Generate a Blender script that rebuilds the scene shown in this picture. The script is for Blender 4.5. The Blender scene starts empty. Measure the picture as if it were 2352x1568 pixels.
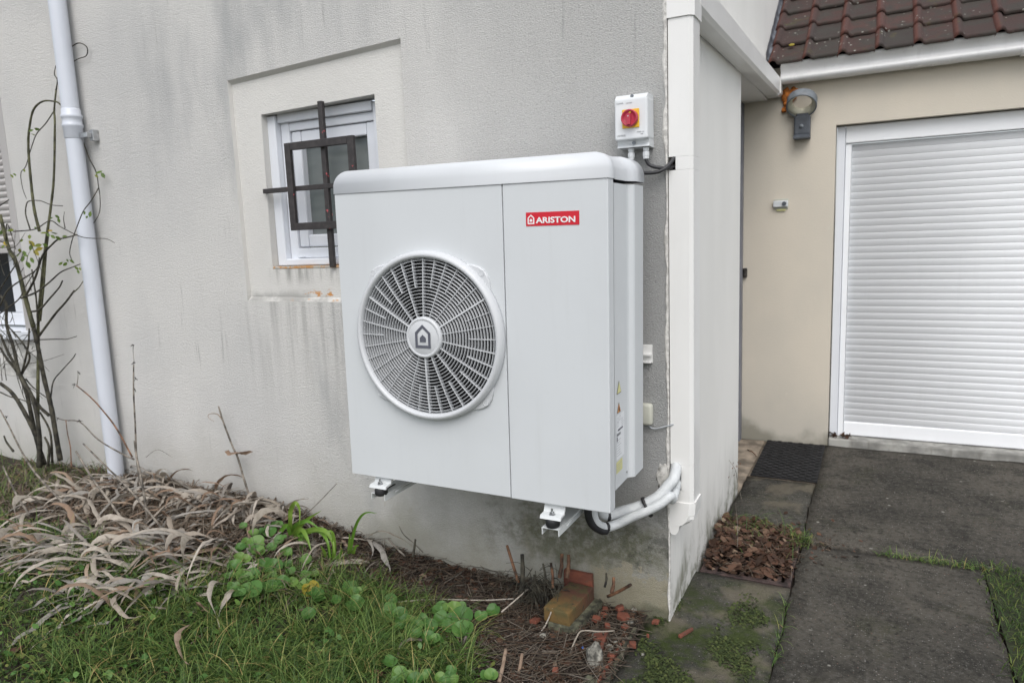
import bpy, bmesh, math, random
import numpy as np
from mathutils import Vector, Matrix, Euler, noise as mnoise

random.seed(7); rng = np.random.default_rng(11)
SC = bpy.context.scene
COL = SC.collection
PI = math.pi

# ------------------------------------------------------------------ camera
YAW, PITCH, ROLL = math.radians(-27.066), math.radians(-8.468), math.radians(-2.242)
FPX, IW, IH = 1637.8, 2352.0, 1568.0            # focal length in pixels of a 2352 px wide frame
CAM = Vector((0.6312, -2.4313, 1.4300))
_f = Vector((math.sin(YAW)*math.cos(PITCH), math.cos(YAW)*math.cos(PITCH), math.sin(PITCH)))
_r = Vector((math.cos(YAW), -math.sin(YAW), 0)); _u = _r.cross(_f)
CR = _r*math.cos(ROLL) + _u*math.sin(ROLL); CU = -_r*math.sin(ROLL) + _u*math.cos(ROLL); CF = _f
cd = bpy.data.cameras.new('camera'); cam = bpy.data.objects.new('camera', cd); COL.objects.link(cam)
cam.matrix_world = Matrix(((CR.x, CU.x, -CF.x, CAM.x), (CR.y, CU.y, -CF.y, CAM.y), (CR.z, CU.z, -CF.z, CAM.z), (0, 0, 0, 1)))
cd.sensor_width = 36; cd.lens = 36*FPX/IW; cd.clip_start = 0.02; cd.clip_end = 1000
cd.dof.use_dof = True; cd.dof.focus_distance = 2.25; cd.dof.aperture_fstop = 4.5
SC.camera = cam

# ------------------------------------------------------------------ overcast sky, one soft sun, exposure
SUN_EL, SUN_AZ = math.radians(52), math.radians(154)     # azimuth clockwise from +Y
w = bpy.data.worlds.new('World'); SC.world = w; w.use_nodes = True
nt = w.node_tree; bg = nt.nodes['Background']
sky = nt.nodes.new('ShaderNodeTexSky'); sky.sky_type = 'NISHITA'; sky.sun_disc = False
sky.sun_elevation = SUN_EL; sky.sun_rotation = SUN_AZ; sky.air_density = 1.0; sky.dust_density = 2.5; sky.ozone_density = 1.0
hs = nt.nodes.new('ShaderNodeHueSaturation'); hs.inputs['Saturation'].default_value = 0.36      # cloud cover: almost no blue
nt.links.new(sky.outputs[0], hs.inputs['Color']); nt.links.new(hs.outputs[0], bg.inputs['Color'])
bg.inputs['Strength'].default_value = 0.13
sd = bpy.data.lights.new('sun', 'SUN'); sd.energy = 0.9; sd.angle = math.radians(50); sd.color = (1.0, 0.985, 0.97)
sun = bpy.data.objects.new('sun', sd); COL.objects.link(sun)
_sd = Vector((math.sin(SUN_AZ)*math.cos(SUN_EL), math.cos(SUN_AZ)*math.cos(SUN_EL), math.sin(SUN_EL)))
sun.rotation_euler = _sd.to_track_quat('Z', 'Y').to_euler(); sun.location = (-3, -6, 8)
SC.view_settings.view_transform = 'Standard'; SC.view_settings.look = 'None'
SC.view_settings.gamma = 1; SC.view_settings.use_curve_mapping = False
SC.view_settings.exposure = 0.68
SC.cycles.max_bounces = 4; SC.cycles.diffuse_bounces = 3; SC.cycles.glossy_bounces = 2; SC.cycles.transmission_bounces = 2; SC.cycles.use_denoising = True

# ------------------------------------------------------------------ pixel helpers (only to measure where things stand)
def ray(x, y): return CF*FPX + CR*(x-IW/2) - CU*(y-IH/2)
def at(x, y, Y):
    d = ray(x, y); return CAM + d*((Y-CAM.y)/d.y)
def smooth(a, b, x):
    t = min(1, max(0, (x-a)/(b-a))); return t*t*(3-2*t)
def hz(x, y):                                            # height of the garden soil
    h = 0.165*smooth(-0.95, -2.2, x) - 0.03*smooth(-2.6, -4.2, x)
    h *= 1 - 0.45*smooth(-0.5, -1.5, y)
    h += 0.012*mnoise.noise((x*3.1, y*3.1, 0.3)) + 0.006*mnoise.noise((x*9, y*9, 2.3))
    h += 0.03*smooth(-0.12, -0.02, y)*smooth(-0.3, -0.5, x)
    return h*smooth(-0.06, -0.25, x) + 0.004
def gp(x, y, lift=0.0):                                  # where a pixel's ray meets the soil
    d = ray(x, y); t = (0.1-CAM.z)/d.z
    for _ in range(12):
        p = CAM + d*t; t += (hz(p.x, p.y)+lift-p.z)/d.z
    return CAM + d*t
z1 = lambda x, y: ((x/1.68)/1.7415, (y/1.68)/1.7415)
z2 = lambda x, y: ((1300+x/1.68)/1.7415, (y/1.68)/1.7415)
z3 = lambda x, y: ((2600+x/1.568)/1.7415, (y/1.568)/1.7415)
z4 = lambda x, y: ((x/1.68)/1.7415, (900+y/1.68)/1.7415)
z7 = lambda x, y: ((x/1.68)/1.7415, (1798+y/1.68)/1.7415)
z8 = lambda x, y: ((1300+x/1.68)/1.7415, (1798+y/1.68)/1.7415)
z9 = lambda x, y: ((2600+x/1.568)/1.7415, (1731+y/1.568)/1.7415)
za = lambda x, y: ((x/1.65)/1.7415, (350+y/1.65)/1.7415)
zb = lambda x, y: ((x/2.24)/1.7415, (1300+y/2.24)/1.7415)
zc = lambda x, y: ((2050+x/2.6986)/1.7415, (2150+y/2.6986)/1.7415)

# ------------------------------------------------------------------ materials
class N:
    def __init__(s, name):
        s.m = bpy.data.materials.new(name); s.m.use_nodes = True; s.t = s.m.node_tree
        s.b = s.t.nodes['Principled BSDF']; s.out = s.t.nodes['Material Output']
        s._pos = None
    def new(s, k): return s.t.nodes.new(k)
    def L(s, a, b): s.t.links.new(a, b)
    def put(s, sock, v):
        if hasattr(v, 'links') or isinstance(v, bpy.types.NodeSocket): s.L(v, sock)
        else: sock.default_value = v
    def pos(s, sc=(1, 1, 1), off=(0, 0, 0), obj=False):
        if obj:
            g = s.new('ShaderNodeTexCoord').outputs['Object']
        else:
            g = s.new('ShaderNodeNewGeometry').outputs['Position']
        mp = s.new('ShaderNodeMapping'); mp.inputs['Scale'].default_value = sc; mp.inputs['Location'].default_value = off
        s.L(g, mp.inputs[0]); return mp.outputs[0]
    def xyz(s, v=None):
        v = v or s.new('ShaderNodeNewGeometry').outputs['Position']
        n = s.new('ShaderNodeSeparateXYZ'); s.L(v, n.inputs[0]); return n.outputs
    def noise(s, vec, scale, det=4, ro=0.55, dist=0):
        n = s.new('ShaderNodeTexNoise'); s.L(vec, n.inputs['Vector']); n.inputs['Scale'].default_value = scale
        n.inputs['Detail'].default_value = min(det, 4); n.inputs['Roughness'].default_value = ro; n.inputs['Distortion'].default_value = dist
        return n.outputs[0]
    def voro(s, vec, scale, feat='F1', out=0):
        n = s.new('ShaderNodeTexVoronoi'); n.feature = feat; s.L(vec, n.inputs['Vector']); n.inputs['Scale'].default_value = scale
        return n.outputs[out]
    def mr(s, v, a, b, c=0.0, d=1.0, sm=True):
        n = s.new('ShaderNodeMapRange'); n.interpolation_type = 'SMOOTHSTEP' if sm else 'LINEAR'
        s.put(n.inputs[0], v)
        for i, q in enumerate((a, b, c, d)): s.put(n.inputs[1+i], q)
        return n.outputs[0]
    def math(s, op, a, b=0.0):
        n = s.new('ShaderNodeMath'); n.operation = op; s.put(n.inputs[0], a); s.put(n.inputs[1], b); return n.outputs[0]
    def mul(s, *a):
        r = a[0]
        for q in a[1:]: r = s.math('MULTIPLY', r, q)
        return r
    def add(s, a, b): return s.math('ADD', a, b)
    def mix(s, f, a, b, mode='MIX'):
        n = s.new('ShaderNodeMix'); n.data_type = 'RGBA'; n.blend_type = mode
        s.put(n.inputs[0], f)
        for i, q in ((6, a), (7, b)):
            if isinstance(q, tuple): q = q + (1,) if len(q) == 3 else q
            s.put(n.inputs[i], q)
        return n.outputs[2]
    def ramp(s, f, stops):
        n = s.new('ShaderNodeValToRGB'); s.L(f, n.inputs[0]); e = n.color_ramp.elements
        while len(e) < len(stops): e.new(0.5)
        for el, (p, c) in zip(e, stops):
            el.position = p; el.color = c + (1,) if len(c) == 3 else c
        return n.outputs[0]
    def rnd(s):
        a = s.new('ShaderNodeObjectInfo').outputs['Random']; b = s.new('ShaderNodeNewGeometry').outputs['Random Per Island']
        return s.math('FRACT', s.add(a, b))
    def bump(s, h, strength, dist):
        n = s.new('ShaderNodeBump'); n.inputs['Strength'].default_value = strength; n.inputs['Distance'].default_value = dist
        s.L(h, n.inputs['Height']); s.L(n.outputs[0], s.b.inputs['Normal'])
    def col(s, c):
        if isinstance(c, tuple): c = c + (1,) if len(c) == 3 else c
        s.put(s.b.inputs['Base Color'], c)
    def rough(s, v): s.put(s.b.inputs['Roughness'], v)
    def leafy(s, c, amt=0.3):
        tr = s.new('ShaderNodeBsdfTranslucent'); s.put(tr.inputs[0], c)
        mx = s.new('ShaderNodeMixShader'); mx.inputs[0].default_value = amt
        s.L(s.b.outputs[0], mx.inputs[1]); s.L(tr.outputs[0], mx.inputs[2]); s.L(mx.outputs[0], s.out.inputs[0])

MATS = {}
def plain(name, c, ro=0.5, var=0.06, sc=6.0, metal=0.0, grime=None, spec=0.5, bump=0):
    n = N(name); p = n.pos()
    v = n.noise(p, sc, 5)
    d = tuple(max(0, q*(1-var*2.2)) for q in c); l = tuple(min(1, q*(1+var)) for q in c)
    cc = n.mix(n.mr(v, .3, .7), d, l)
    if grime:
        g = n.mul(n.mr(n.noise(n.pos((9, 9, 1.2)), 2.2, 6, .65), .52, .78), grime)
        cc = n.mix(g, cc, (0.16, 0.15, 0.13))
    n.col(cc); n.rough(n.mr(n.noise(p, sc*3, 3), .2, .8, ro-.06, ro+.08)); n.b.inputs['Metallic'].default_value = metal
    n.b.inputs['Specular IOR Level'].default_value = spec
    if bump: n.bump(n.noise(p, 300, 3), bump, 0.001)
    MATS[name] = n.m; return n.m

# --- roughcast of the front wall
n = N('front_roughcast'); p = n.pos(); X, Y, Z = n.xyz()
big = n.noise(p, 1.3, 4, .5)
c = n.mix(n.mr(big, .35, .68), (0.635, 0.625, 0.60), (0.565, 0.56, 0.545))
# soot-grey weathering that gathers towards the corner, with a cloudy edge of its own
ws = n.mr(n.add(X, n.mul(n.math('SUBTRACT', n.noise(n.pos((1, 1, .35)), 2.6, 5, .6), .5), 1.3)), -1.35, -.22)
c = n.mix(n.mul(ws, 0.50), c, (0.33, 0.332, 0.325))
ws2 = n.mul(n.mr(n.noise(n.pos((1, 1, .3), (3.1, 0, .7)), 1.9, 5, .62), .52, .72), n.mr(X, -3.0, -2.1), n.mr(X, -.9, -1.5))
c = n.mix(n.mul(ws2, 0.72), c, (0.33, 0.34, 0.345))
# rain streaks
st = n.mul(n.mr(n.noise(n.pos((34, 1, 1.5)), 1.0, 4, .65), .58, .78), n.mr(n.noise(n.pos((2.2, 1, 2.6), (1.7, 0, 0)), 1.0, 3), .47, .66))
c = n.mix(n.mul(st, 0.85), c, (0.17, 0.17, 0.165))
fine = n.mr(n.noise(n.pos((1, 1, 1.1)), 130, 3, .75), .50, .72)
c = n.mix(n.mul(fine, n.mr(ws, 0, 1, .12, .58)), c, (0.20, 0.20, 0.195)); nearc = n.mul(n.mr(n.add(X, n.mul(n.noise(n.pos((1, 1, .5)), 3.5, 4, .6), .25)), -.12, .06), n.mr(Z, 2.1, 1.5)); c = n.mix(n.mul(nearc, .55), c, (0.25, 0.255, 0.255))
# run-off below the window sill and the ledge
sill = n.mul(n.mr(n.noise(n.pos((22, 1, 1.0), (5, 0, 0)), 1.0, 4, .6), .43, .68), n.mr(Z, .55, 1.16), n.mr(Z, 1.175, 1.165), n.mr(X, -2.1, -1.95), n.mr(X, -.85, -1.1))
c = n.mix(n.mul(sill, 0.42), c, (0.22, 0.22, 0.21))
# damp and algae low on the wall
lowz = n.add(Z, n.mul(n.math('SUBTRACT', n.noise(p, 4.0, 6, .65), .5), .55))
damp = n.mr(lowz, .62, .05)
c = n.mix(n.mul(damp, 0.42), c, (0.31, 0.295, 0.24))
nz = n.noise(n.pos((1, 1, 1.4), (2, 0, 1.3)), 5.0, 4, .72)
bx = n.math('DIVIDE', n.add(X, .36), .46); bz = n.math('DIVIDE', n.add(Z, -.27), .16)
rad = n.math('SQRT', n.add(n.mul(bx, bx), n.mul(bz, bz)))
alg = n.mul(n.mr(n.add(rad, n.mul(n.math('SUBTRACT', nz, .5), 2.2)), 1.15, .35), n.mr(n.noise(p, 22, 4, .75), .30, .58, .45, 1))
c = n.mix(n.mul(alg, 0.82), c, (0.085, 0.088, 0.045))
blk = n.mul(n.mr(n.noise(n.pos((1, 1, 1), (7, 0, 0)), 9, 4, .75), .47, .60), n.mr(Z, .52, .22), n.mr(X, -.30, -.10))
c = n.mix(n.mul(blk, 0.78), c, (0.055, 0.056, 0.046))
pz = n.add(Z, n.mul(n.math('SUBTRACT', n.noise(n.pos((1, 1, 1), (0, 0, 9)), 10, 4, .7), .5), .30))
pal = n.mul(n.mr(pz, .175, .165), n.mr(n.add(X, n.mul(n.noise(p, 6, 3), .12)), -.26, -.22), n.mr(n.noise(p, 14, 4, .7), .30, .52, .35, 1))
c = n.mix(n.mul(pal, 0.85), c, (0.36, 0.325, 0.25))
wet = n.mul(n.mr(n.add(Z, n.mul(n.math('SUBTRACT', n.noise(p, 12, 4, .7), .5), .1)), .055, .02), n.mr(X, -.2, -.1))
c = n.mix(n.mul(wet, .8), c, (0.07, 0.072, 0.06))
grn = n.mul(n.mr(lowz, .34, .0), n.mr(X, -1.7, -1.2))
c = n.mix(n.mul(grn, .45), c, (0.20, 0.195, 0.12))
pal2 = n.mul(n.mr(n.noise(n.pos((1.2, 1, .6), (4, 0, 2)), 5.0, 3, .5, .8), .6, .66), n.mr(Z, .05, .2), n.mr(Z, .52, .4), n.mr(X, -1.5, -1.1), n.mr(X, -.5, -.7))
c = n.mix(n.mul(pal2, 0.55), c, (0.40, 0.375, 0.30))
n.col(c); n.rough(0.92); n.b.inputs['Specular IOR Level'].default_value = 0.2
n.bump(n.add(n.noise(n.pos((1, 1, 1.5)), 165, 3, .65), n.mul(n.noise(n.pos((1, 1, 1.3)), 60, 2, .5), .4)), 0.9, 0.0065)
MATS['front'] = n.m

# --- smoother render of the recessed panel round the window
n = N('window_panel_render'); p = n.pos(); X, Y, Z = n.xyz()
c = n.mix(n.mr(n.noise(p, 2, 4), .35, .7), (0.62, 0.61, 0.58), (0.58, 0.57, 0.545))
dr = n.mul(n.mr(n.noise(n.pos((26, 1, 2.2)), 1, 5, .65), .40, .66), n.mr(Z, 1.22, 1.31), n.mr(X, -1.9, -1.78))
dr = n.math('MAXIMUM', dr, n.mul(n.mr(Z, 1.24, 1.175), n.mr(n.noise(n.pos((6, 1, 8)), 1.5, 5), .35, .6)))
dr = n.mul(dr, n.mr(Z, 1.33, 1.32))
c = n.mix(n.mul(dr, .7), c, (0.20, 0.20, 0.185))
orr = n.mul(n.mr(n.noise(n.pos((1, 1, 1.8), (2.2, 0, .4)), 15, 4, .6), .55, .60), n.mr(Z, 1.165, 1.185), n.mr(Z, 1.235, 1.20), n.mr(X, -1.75, -1.7))
c = n.mix(orr, c, (0.50, 0.25, 0.09))
n.col(c); n.rough(.9); n.b.inputs['Specular IOR Level'].default_value = 0.2
n.bump(n.add(n.noise(n.pos((1, 1, 1.7)), 105, 3, .6), n.mul(n.noise(p, 30, 2), .6)), 0.5, 0.005)
MATS['panel'] = n.m
n = N('sill_paint'); p = n.pos()
c = n.mix(n.mr(n.noise(p, 26, 5, .65), .44, .56), (0.46, 0.24, 0.09), (0.42, 0.40, 0.36))
n.col(c); n.rough(.9); n.bump(n.noise(p, 120, 4), .5, .003); MATS['sill'] = n.m

# --- side wall: cleaner, cream
n = N('side_render'); p = n.pos(); X, Y, Z = n.xyz()
c = n.mix(n.mr(n.noise(n.pos((1, 1, .5)), 2.2, 4), .35, .68), (0.80, 0.79, 0.755), (0.76, 0.75, 0.715))
lz = n.add(Z, n.mul(n.math('SUBTRACT', n.noise(n.pos((1, 7, 2.2)), 1.6, 5, .65), .5), .42))
c = n.mix(n.mul(n.mr(lz, .42, .0), .45), c, (0.36, 0.355, 0.33))
c = n.mix(n.mul(n.mr(lz, .2, .02), n.mr(n.noise(p, 7, 5, .7), .42, .6), .8), c, (0.12, 0.12, 0.075))
n.col(c); n.rough(.9); n.b.inputs['Specular IOR Level'].default_value = .2
n.bump(n.noise(p, 130, 3, .6), .4, .003); MATS['side'] = n.m
# --- garage wall: beige
n = N('garage_render'); p = n.pos(); X, Y, Z = n.xyz()
c = n.mix(n.mr(n.noise(n.pos((1, 1, .6)), 2.6, 5, .6), .32, .7), (0.63, 0.575, 0.485), (0.59, 0.545, 0.465))
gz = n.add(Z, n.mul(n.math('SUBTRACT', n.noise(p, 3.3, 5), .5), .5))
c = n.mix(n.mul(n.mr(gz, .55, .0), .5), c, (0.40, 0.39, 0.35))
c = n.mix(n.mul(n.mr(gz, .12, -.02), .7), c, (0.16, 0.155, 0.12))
ch = n.mul(n.mr(n.noise(p, 24, 3), .71, .74), .5)
c = n.mix(ch, c, (0.62, 0.58, 0.50))
n.col(c); n.rough(.9); n.b.inputs['Specular IOR Level'].default_value = .2
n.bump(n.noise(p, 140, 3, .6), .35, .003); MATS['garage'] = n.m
# --- chipped pale plaster at the corner
n = N('chipped_plaster'); p = n.pos()
c = n.mix(n.mr(n.noise(p, 40, 5, .7), .38, .6), (0.42, 0.41, 0.385), (0.66, 0.645, 0.61))
n.col(c); n.rough(.9); n.bump(n.noise(p, 150, 4), .7, .004); MATS['chip'] = n.m

# --- white plastics and paint
def white(name, c, ro, grime=0.0, coat=0.0):
    n = N(name); p = n.pos()
    cc = n.mix(n.mr(n.noise(p, 3.0, 4), .35, .7), c, tuple(q*.965 for q in c))
    if grime:
        g = n.mul(n.mr(n.noise(n.pos((30, 30, 2.0)), 1.0, 5, .65), .5, .8), grime)
        cc = n.mix(g, cc, (0.30, 0.29, 0.26))
        s2 = n.mul(n.mr(n.noise(p, 40, 5, .7), .60, .74), grime*.7)
        cc = n.mix(s2, cc, (0.35, 0.33, 0.29))
    n.col(cc); n.rough(n.mr(n.noise(p, 9, 4), .3, .7, ro-.05, ro+.07))
    if coat: n.b.inputs['Coat Weight'].default_value = coat; n.b.inputs['Coat Roughness'].default_value = .2
    n.bump(n.noise(p, 420, 2), .06, .0006)
    MATS[name] = n.m; return n.m
white('casing_white', (0.605, 0.628, 0.642), .38, .06)
white('cap_white', (0.605, 0.625, 0.645), .34, .04)
white('grille_white', (0.58, 0.595, 0.61), .4, .05)
white('trunk_white', (0.77, 0.765, 0.745), .38, .05)
white('pvc_pipe', (0.60, 0.63, 0.69), .35, .10)
white('frame_white', (0.70, 0.725, 0.77), .35, .06)
white('shutter_white', (0.86, 0.875, 0.895), .38, .04)
white('gutter_white', (0.82, 0.82, 0.82), .3, .12)
white('box_white', (0.68, 0.70, 0.71), .4, .02)
white('bracket_white', (0.64, 0.66, 0.66), .4, .08)
white('grey_shutter', (0.40, 0.385, 0.375), .5, .1)
plain('beige_plastic', (0.50, 0.50, 0.43), .5, .04)
plain('black_rubber', (0.018, 0.018, 0.02), .55, .2, 40)
plain('cable_black', (0.03, 0.03, 0.033), .5, .15, 40)
plain('dark_void', (0.012, 0.012, 0.013), .8, .1)
plain('fan_black', (0.02, 0.02, 0.022), .45, .1)
plain('zinc', (0.55, 0.56, 0.57), .35, .1, 60, metal=1.0)
plain('red_print', (0.58, 0.012, 0.028), .4, .02)
plain('white_print', (0.80, 0.80, 0.80), .5, .02)
plain('grey_print', (0.10, 0.105, 0.13), .5, .03)
plain('pale_print', (0.36, 0.37, 0.38), .5, .02)
plain('red_knob', (0.44, 0.035, 0.065), .42, .05)
plain('yellow_plate', (0.80, 0.47, 0.03), .45, .04)
plain('label_yellow', (0.66, 0.64, 0.30), .5, .05)
plain('label_orange', (0.72, 0.33, 0.11), .5, .05)
plain('label_white', (0.76, 0.78, 0.80), .4, .02)
plain('lamp_grey', (0.075, 0.085, 0.10), .5, .12, 20)
plain('lamp_grey_light', (0.17, 0.19, 0.21), .5, .12, 20)
plain('lamp_cream', (0.62, 0.60, 0.48), .5, .08, 12)
plain('door_grey', (0.17, 0.175, 0.20), .5, .08)
plain('flashing_grey', (0.12, 0.13, 0.15), .6, .3, 14)
plain('foam_orange', (0.52, 0.17, 0.03), .8, .25, 40, bump=.8)
plain('grey_cable', (0.36, 0.38, 0.40), .5, .05)
plain('mortar', (0.30, 0.285, 0.25), .95, .25, 25, bump=.8)
plain('stone_pale', (0.25, 0.24, 0.205), .95, .35, 45, bump=1.0)
plain('iron_rust', (0.055, 0.034, 0.03), .75, .35, 30, bump=.6)
plain('mat_rubber', (0.020, 0.020, 0.021), .7, .3, 30, spec=.35)
plain('stem_dark', (0.055, 0.05, 0.035), .8, .4, 30)
plain('stem_green', (0.085, 0.085, 0.04), .7, .35, 25)
plain('stalk_dry', (0.20, 0.175, 0.145), .85, .35, 30)
plain('stalk_brown', (0.17, 0.085, 0.045), .75, .4, 25)
plain('seed_dark', (0.045, 0.04, 0.035), .9, .3, 40)
plain('frosted_film', (0.2, 0.2, 0.2), .5)
n = N('ribbed_hose'); p = n.pos()
n.col(n.mix(n.mr(n.noise(p, 25, 4), .4, .7), (0.58, 0.60, 0.605), (0.50, 0.52, 0.53))); n.rough(.5)
n.bump(n.voro(n.pos((1, 1, 1)), 260, 'F1'), .5, .002); MATS['hose'] = n.m
# --- obscured window glass
n = N('obscured_glass'); p = n.pos()
n.col(n.mix(n.mr(n.noise(n.pos((1, 1, 2.5)), 2.4, 3), .35, .65), (0.115, 0.135, 0.135), (0.19, 0.205, 0.20))); n.rough(.22)
n.b.inputs['Specular IOR Level'].default_value = .55
n.bump(n.noise(p, 340, 2), .12, .001); MATS['glass'] = n.m
n = N('dark_glass'); n.col((0.02, 0.022, 0.026)); n.rough(.06); MATS['dark_glass'] = n.m
# --- grille iron with chipped red primer
n = N('painted_iron'); p = n.pos()
chip = n.mr(n.noise(n.pos((1, 1, 1), (4.3, 0, 1.1)), 19, 4, .6), .665, .68)
c = n.mix(n.mr(n.noise(p, 40, 4), .4, .7), (0.030, 0.026, 0.026), (0.048, 0.042, 0.041)); c = n.mix(chip, c, (0.40, 0.075, 0.085))
n.col(c); n.rough(.5); n.bump(n.add(n.noise(p, 90, 3), chip), .3, .002); MATS['iron'] = n.m
# --- roof tile
n = N('roof_tile_clay'); p = n.pos(); r = n.rnd(); Xo, Yo, Zo = n.xyz(n.pos(obj=True))
c = n.ramp(r, [(0, (0.044, 0.027, 0.023)), (.35, (0.058, 0.028, 0.023)), (.7, (0.036, 0.028, 0.025)), (1, (0.070, 0.031, 0.025))])
roll = n.mr(Xo, .028, .012)
c = n.mix(n.mul(roll, .75), c, (0.120, 0.040, 0.028))
c = n.mix(n.mul(n.mr(n.noise(p, 8, 6, .65), .38, .62), n.mr(Xo, .03, .06), .85), c, (0.038, 0.034, 0.028))
c = n.mix(n.mul(n.mr(n.noise(p, 36, 5, .7), .60, .72), .75), c, (0.022, 0.02, 0.018))
lich = n.mr(n.voro(p, 26), .20, .12)
lich = n.mul(lich, n.mr(n.noise(p, 5.5, 3), .48, .60))
c = n.mix(n.mul(lich, .8), c, (0.33, 0.33, 0.29))
mos = n.mul(n.mr(n.noise(n.pos((1, 1, 1), (9, 9, 9)), 6, 5, .7), .58, .70), .7)
c = n.mix(mos, c, (0.07, 0.06, 0.022))
n.col(c); n.rough(.85); n.bump(n.noise(p, 90, 4), .5, .004); MATS['tile'] = n.m
# --- concrete path, two ages
def concrete(name, c1, c2, moss):
    n = N(name); p = n.pos(); X, Y, Z = n.xyz()
    b = n.noise(p, 1.7, 6, .62)
    c = n.mix(n.mr(b, .34, .68), c1, c2)
    c = n.mix(n.mul(n.mr(n.noise(p, 5.5, 6, .7), .44, .66), .65), c, (0.026, 0.025, 0.022)); c = n.mix(n.mul(n.mr(n.noise(n.pos((1, 1, 1), (5, 3, 0)), 3.2, 4, .65), .52, .70), .5), c, (0.095, 0.088, 0.074)); c = n.mix(n.mul(n.mr(n.noise(n.pos((1, 1, 1), (1, 8, 0)), 2.1, 4, .7), .55, .70), .45), c, (0.045, 0.047, 0.024))
    cell = n.voro(p, 150, 'F1', 1); dist = n.voro(p, 150, 'F1', 0)
    sx = n.new('ShaderNodeSeparateColor'); n.L(cell, sx.inputs[0])
    ag = n.mul(n.mr(dist, .48, .30), n.mr(sx.outputs[0], .30, .95, 0, .85))
    acol = n.ramp(sx.outputs[1], [(0, (0.12, 0.115, 0.10)), (.5, (0.07, 0.068, 0.06)), (.8, (0.16, 0.155, 0.14)), (.93, (0.30, 0.29, 0.27)), (1, (0.17, 0.08, 0.05))])
    c = n.mix(ag, c, acol)
    gr = n.noise(p, 190, 3, .7)
    c = n.mix(n.mul(n.mr(gr, .55, .75), .6), c, (0.02, 0.02, 0.018))
    g2 = n.noise(p, 45, 4, .7); c = n.mix(n.mul(n.mr(gr, .42, .25), .45), c, (0.12, 0.117, 0.108)); c = n.mix(n.mul(n.mr(g2, .53, .70), .65), c, (0.125, 0.12, 0.108)); c = n.mix(n.mul(n.mr(g2, .48, .34), .65), c, (0.018, 0.018, 0.016))
    wt = n.mul(n.mr(n.voro(n.pos((1, 1, 1), (3, 1, 0)), 11), .10, .05), n.mr(n.noise(p, 3, 2), .5, .6))
    c = n.mix(n.mul(wt, .8), c, (0.36, 0.35, 0.31))
    if moss:
        e = n.add(Y, n.mul(n.math('SUBTRACT', n.noise(p, 5, 5), .5), .7))
        mm = n.mul(n.mr(n.noise(p, 6.0, 6, .7), .40, .60), n.mr(e, .55, .1))
        c = n.mix(n.mul(mm, .8), c, (0.042, 0.06, 0.014))
        tn = n.mul(n.mr(n.noise(n.pos((1, 1, 1), (2, 2, 2)), 3.4, 4, .6), .5, .62), .6)
        c = n.mix(tn, c, (0.16, 0.14, 0.105))
    n.col(c); n.rough(.9); n.b.inputs['Specular IOR Level'].default_value = .12
    n.bump(n.add(n.add(n.mul(gr, .6), n.mul(g2, .9)), n.mul(ag, .7)), .9, .007)
    MATS[name] = n.m
concrete('concrete', (0.100, 0.091, 0.076), (0.050, 0.047, 0.040), False)
concrete('concrete_mossy', (0.085, 0.081, 0.069), (0.045, 0.044, 0.038), True)
plain('threshold_stone', (0.34, 0.335, 0.31), .9, .2, 9, grime=.8, bump=.5)
plain('recess_stone', (0.26, 0.215, 0.165), .9, .25, 10, bump=.5)
# --- soil
n = N('soil'); p = n.pos()
c = n.ramp(n.noise(p, 34, 6, .7), [(.3, (0.016, 0.012, 0.009)), (.5, (0.036, 0.026, 0.018)), (.7, (0.075, 0.054, 0.038))])
n.col(c); n.rough(.95); n.bump(n.noise(p, 60, 6, .7), .9, .02); MATS['soil'] = n.m
n = N('far_lawn'); p = n.pos()
n.col(n.mix(n.mr(n.noise(p, 3, 6), .35, .65), (0.018, 0.024, 0.010), (0.03, 0.036, 0.015))); n.rough(.95); MATS['lawn'] = n.m
# --- plants
def foliage(name, stops, ro=.55, amt=.3, noise_amt=.35, dark=(0.02, 0.02, 0.01), sc=60):
    n = N(name); p = n.pos()
    c = n.ramp(n.rnd(), stops)
    c = n.mix(n.mul(n.mr(n.noise(p, sc, 4, .6), .45, .7), noise_amt), c, dark)
    n.col(c); n.rough(ro); n.b.inputs['Specular IOR Level'].default_value = .35; n.leafy(c, amt)
    n.bump(n.noise(p, sc*4, 3), .3, .001)
    MATS[name] = n.m
foliage('grass', [(0, (0.0335, 0.0698, 0.0153)), (.4, (0.0879, 0.1648, 0.0341)), (.75, (0.1674, 0.2616, 0.0614)), (.93, (0.2511, 0.2809, 0.0853)), (1, (0.5022, 0.3681, 0.1535))])
foliage('clover', [(0, (0.0269, 0.0552, 0.0128)), (.45, (0.0538, 0.1067, 0.0224)), (.8, (0.1056, 0.1564, 0.0320)), (1, (0.1920, 0.2116, 0.0560))], .6)
foliage('violet_leaf', [(0, (0.0650, 0.1626, 0.0332)), (.6, (0.1106, 0.2275, 0.0574)), (1, (0.1691, 0.2796, 0.0639))], .42, .3, .25, (0.04, 0.10, 0.02), 25)
foliage('yellow_leaf', [(0, (0.30, 0.26, 0.035)), (.6, (0.42, 0.30, 0.04)), (1, (0.25, 0.28, 0.05))], .5, .3, .3, (0.20, 0.15, 0.03), 30)
foliage('rose_leaf', [(0, (0.075, 0.13, 0.025)), (.5, (0.12, 0.19, 0.035)), (.85, (0.23, 0.26, 0.04)), (1, (0.42, 0.30, 0.03))], .5, .35, .2, (0.05, 0.09, 0.02), 40)
foliage('daylily_green', [(0, (0.0805, 0.1955, 0.0230)), (.6, (0.1265, 0.2645, 0.0345)), (1, (0.2185, 0.3335, 0.0575))], .42, .3, .2, (0.05, 0.10, 0.02), 30)
foliage('dead_pale', [(0, (0.3593, 0.3176, 0.2608)), (.5, (0.5008, 0.4521, 0.3885)), (1, (0.2939, 0.2423, 0.1916))], .75, .2, .5, (0.19, 0.155, 0.12), 45)
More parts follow.
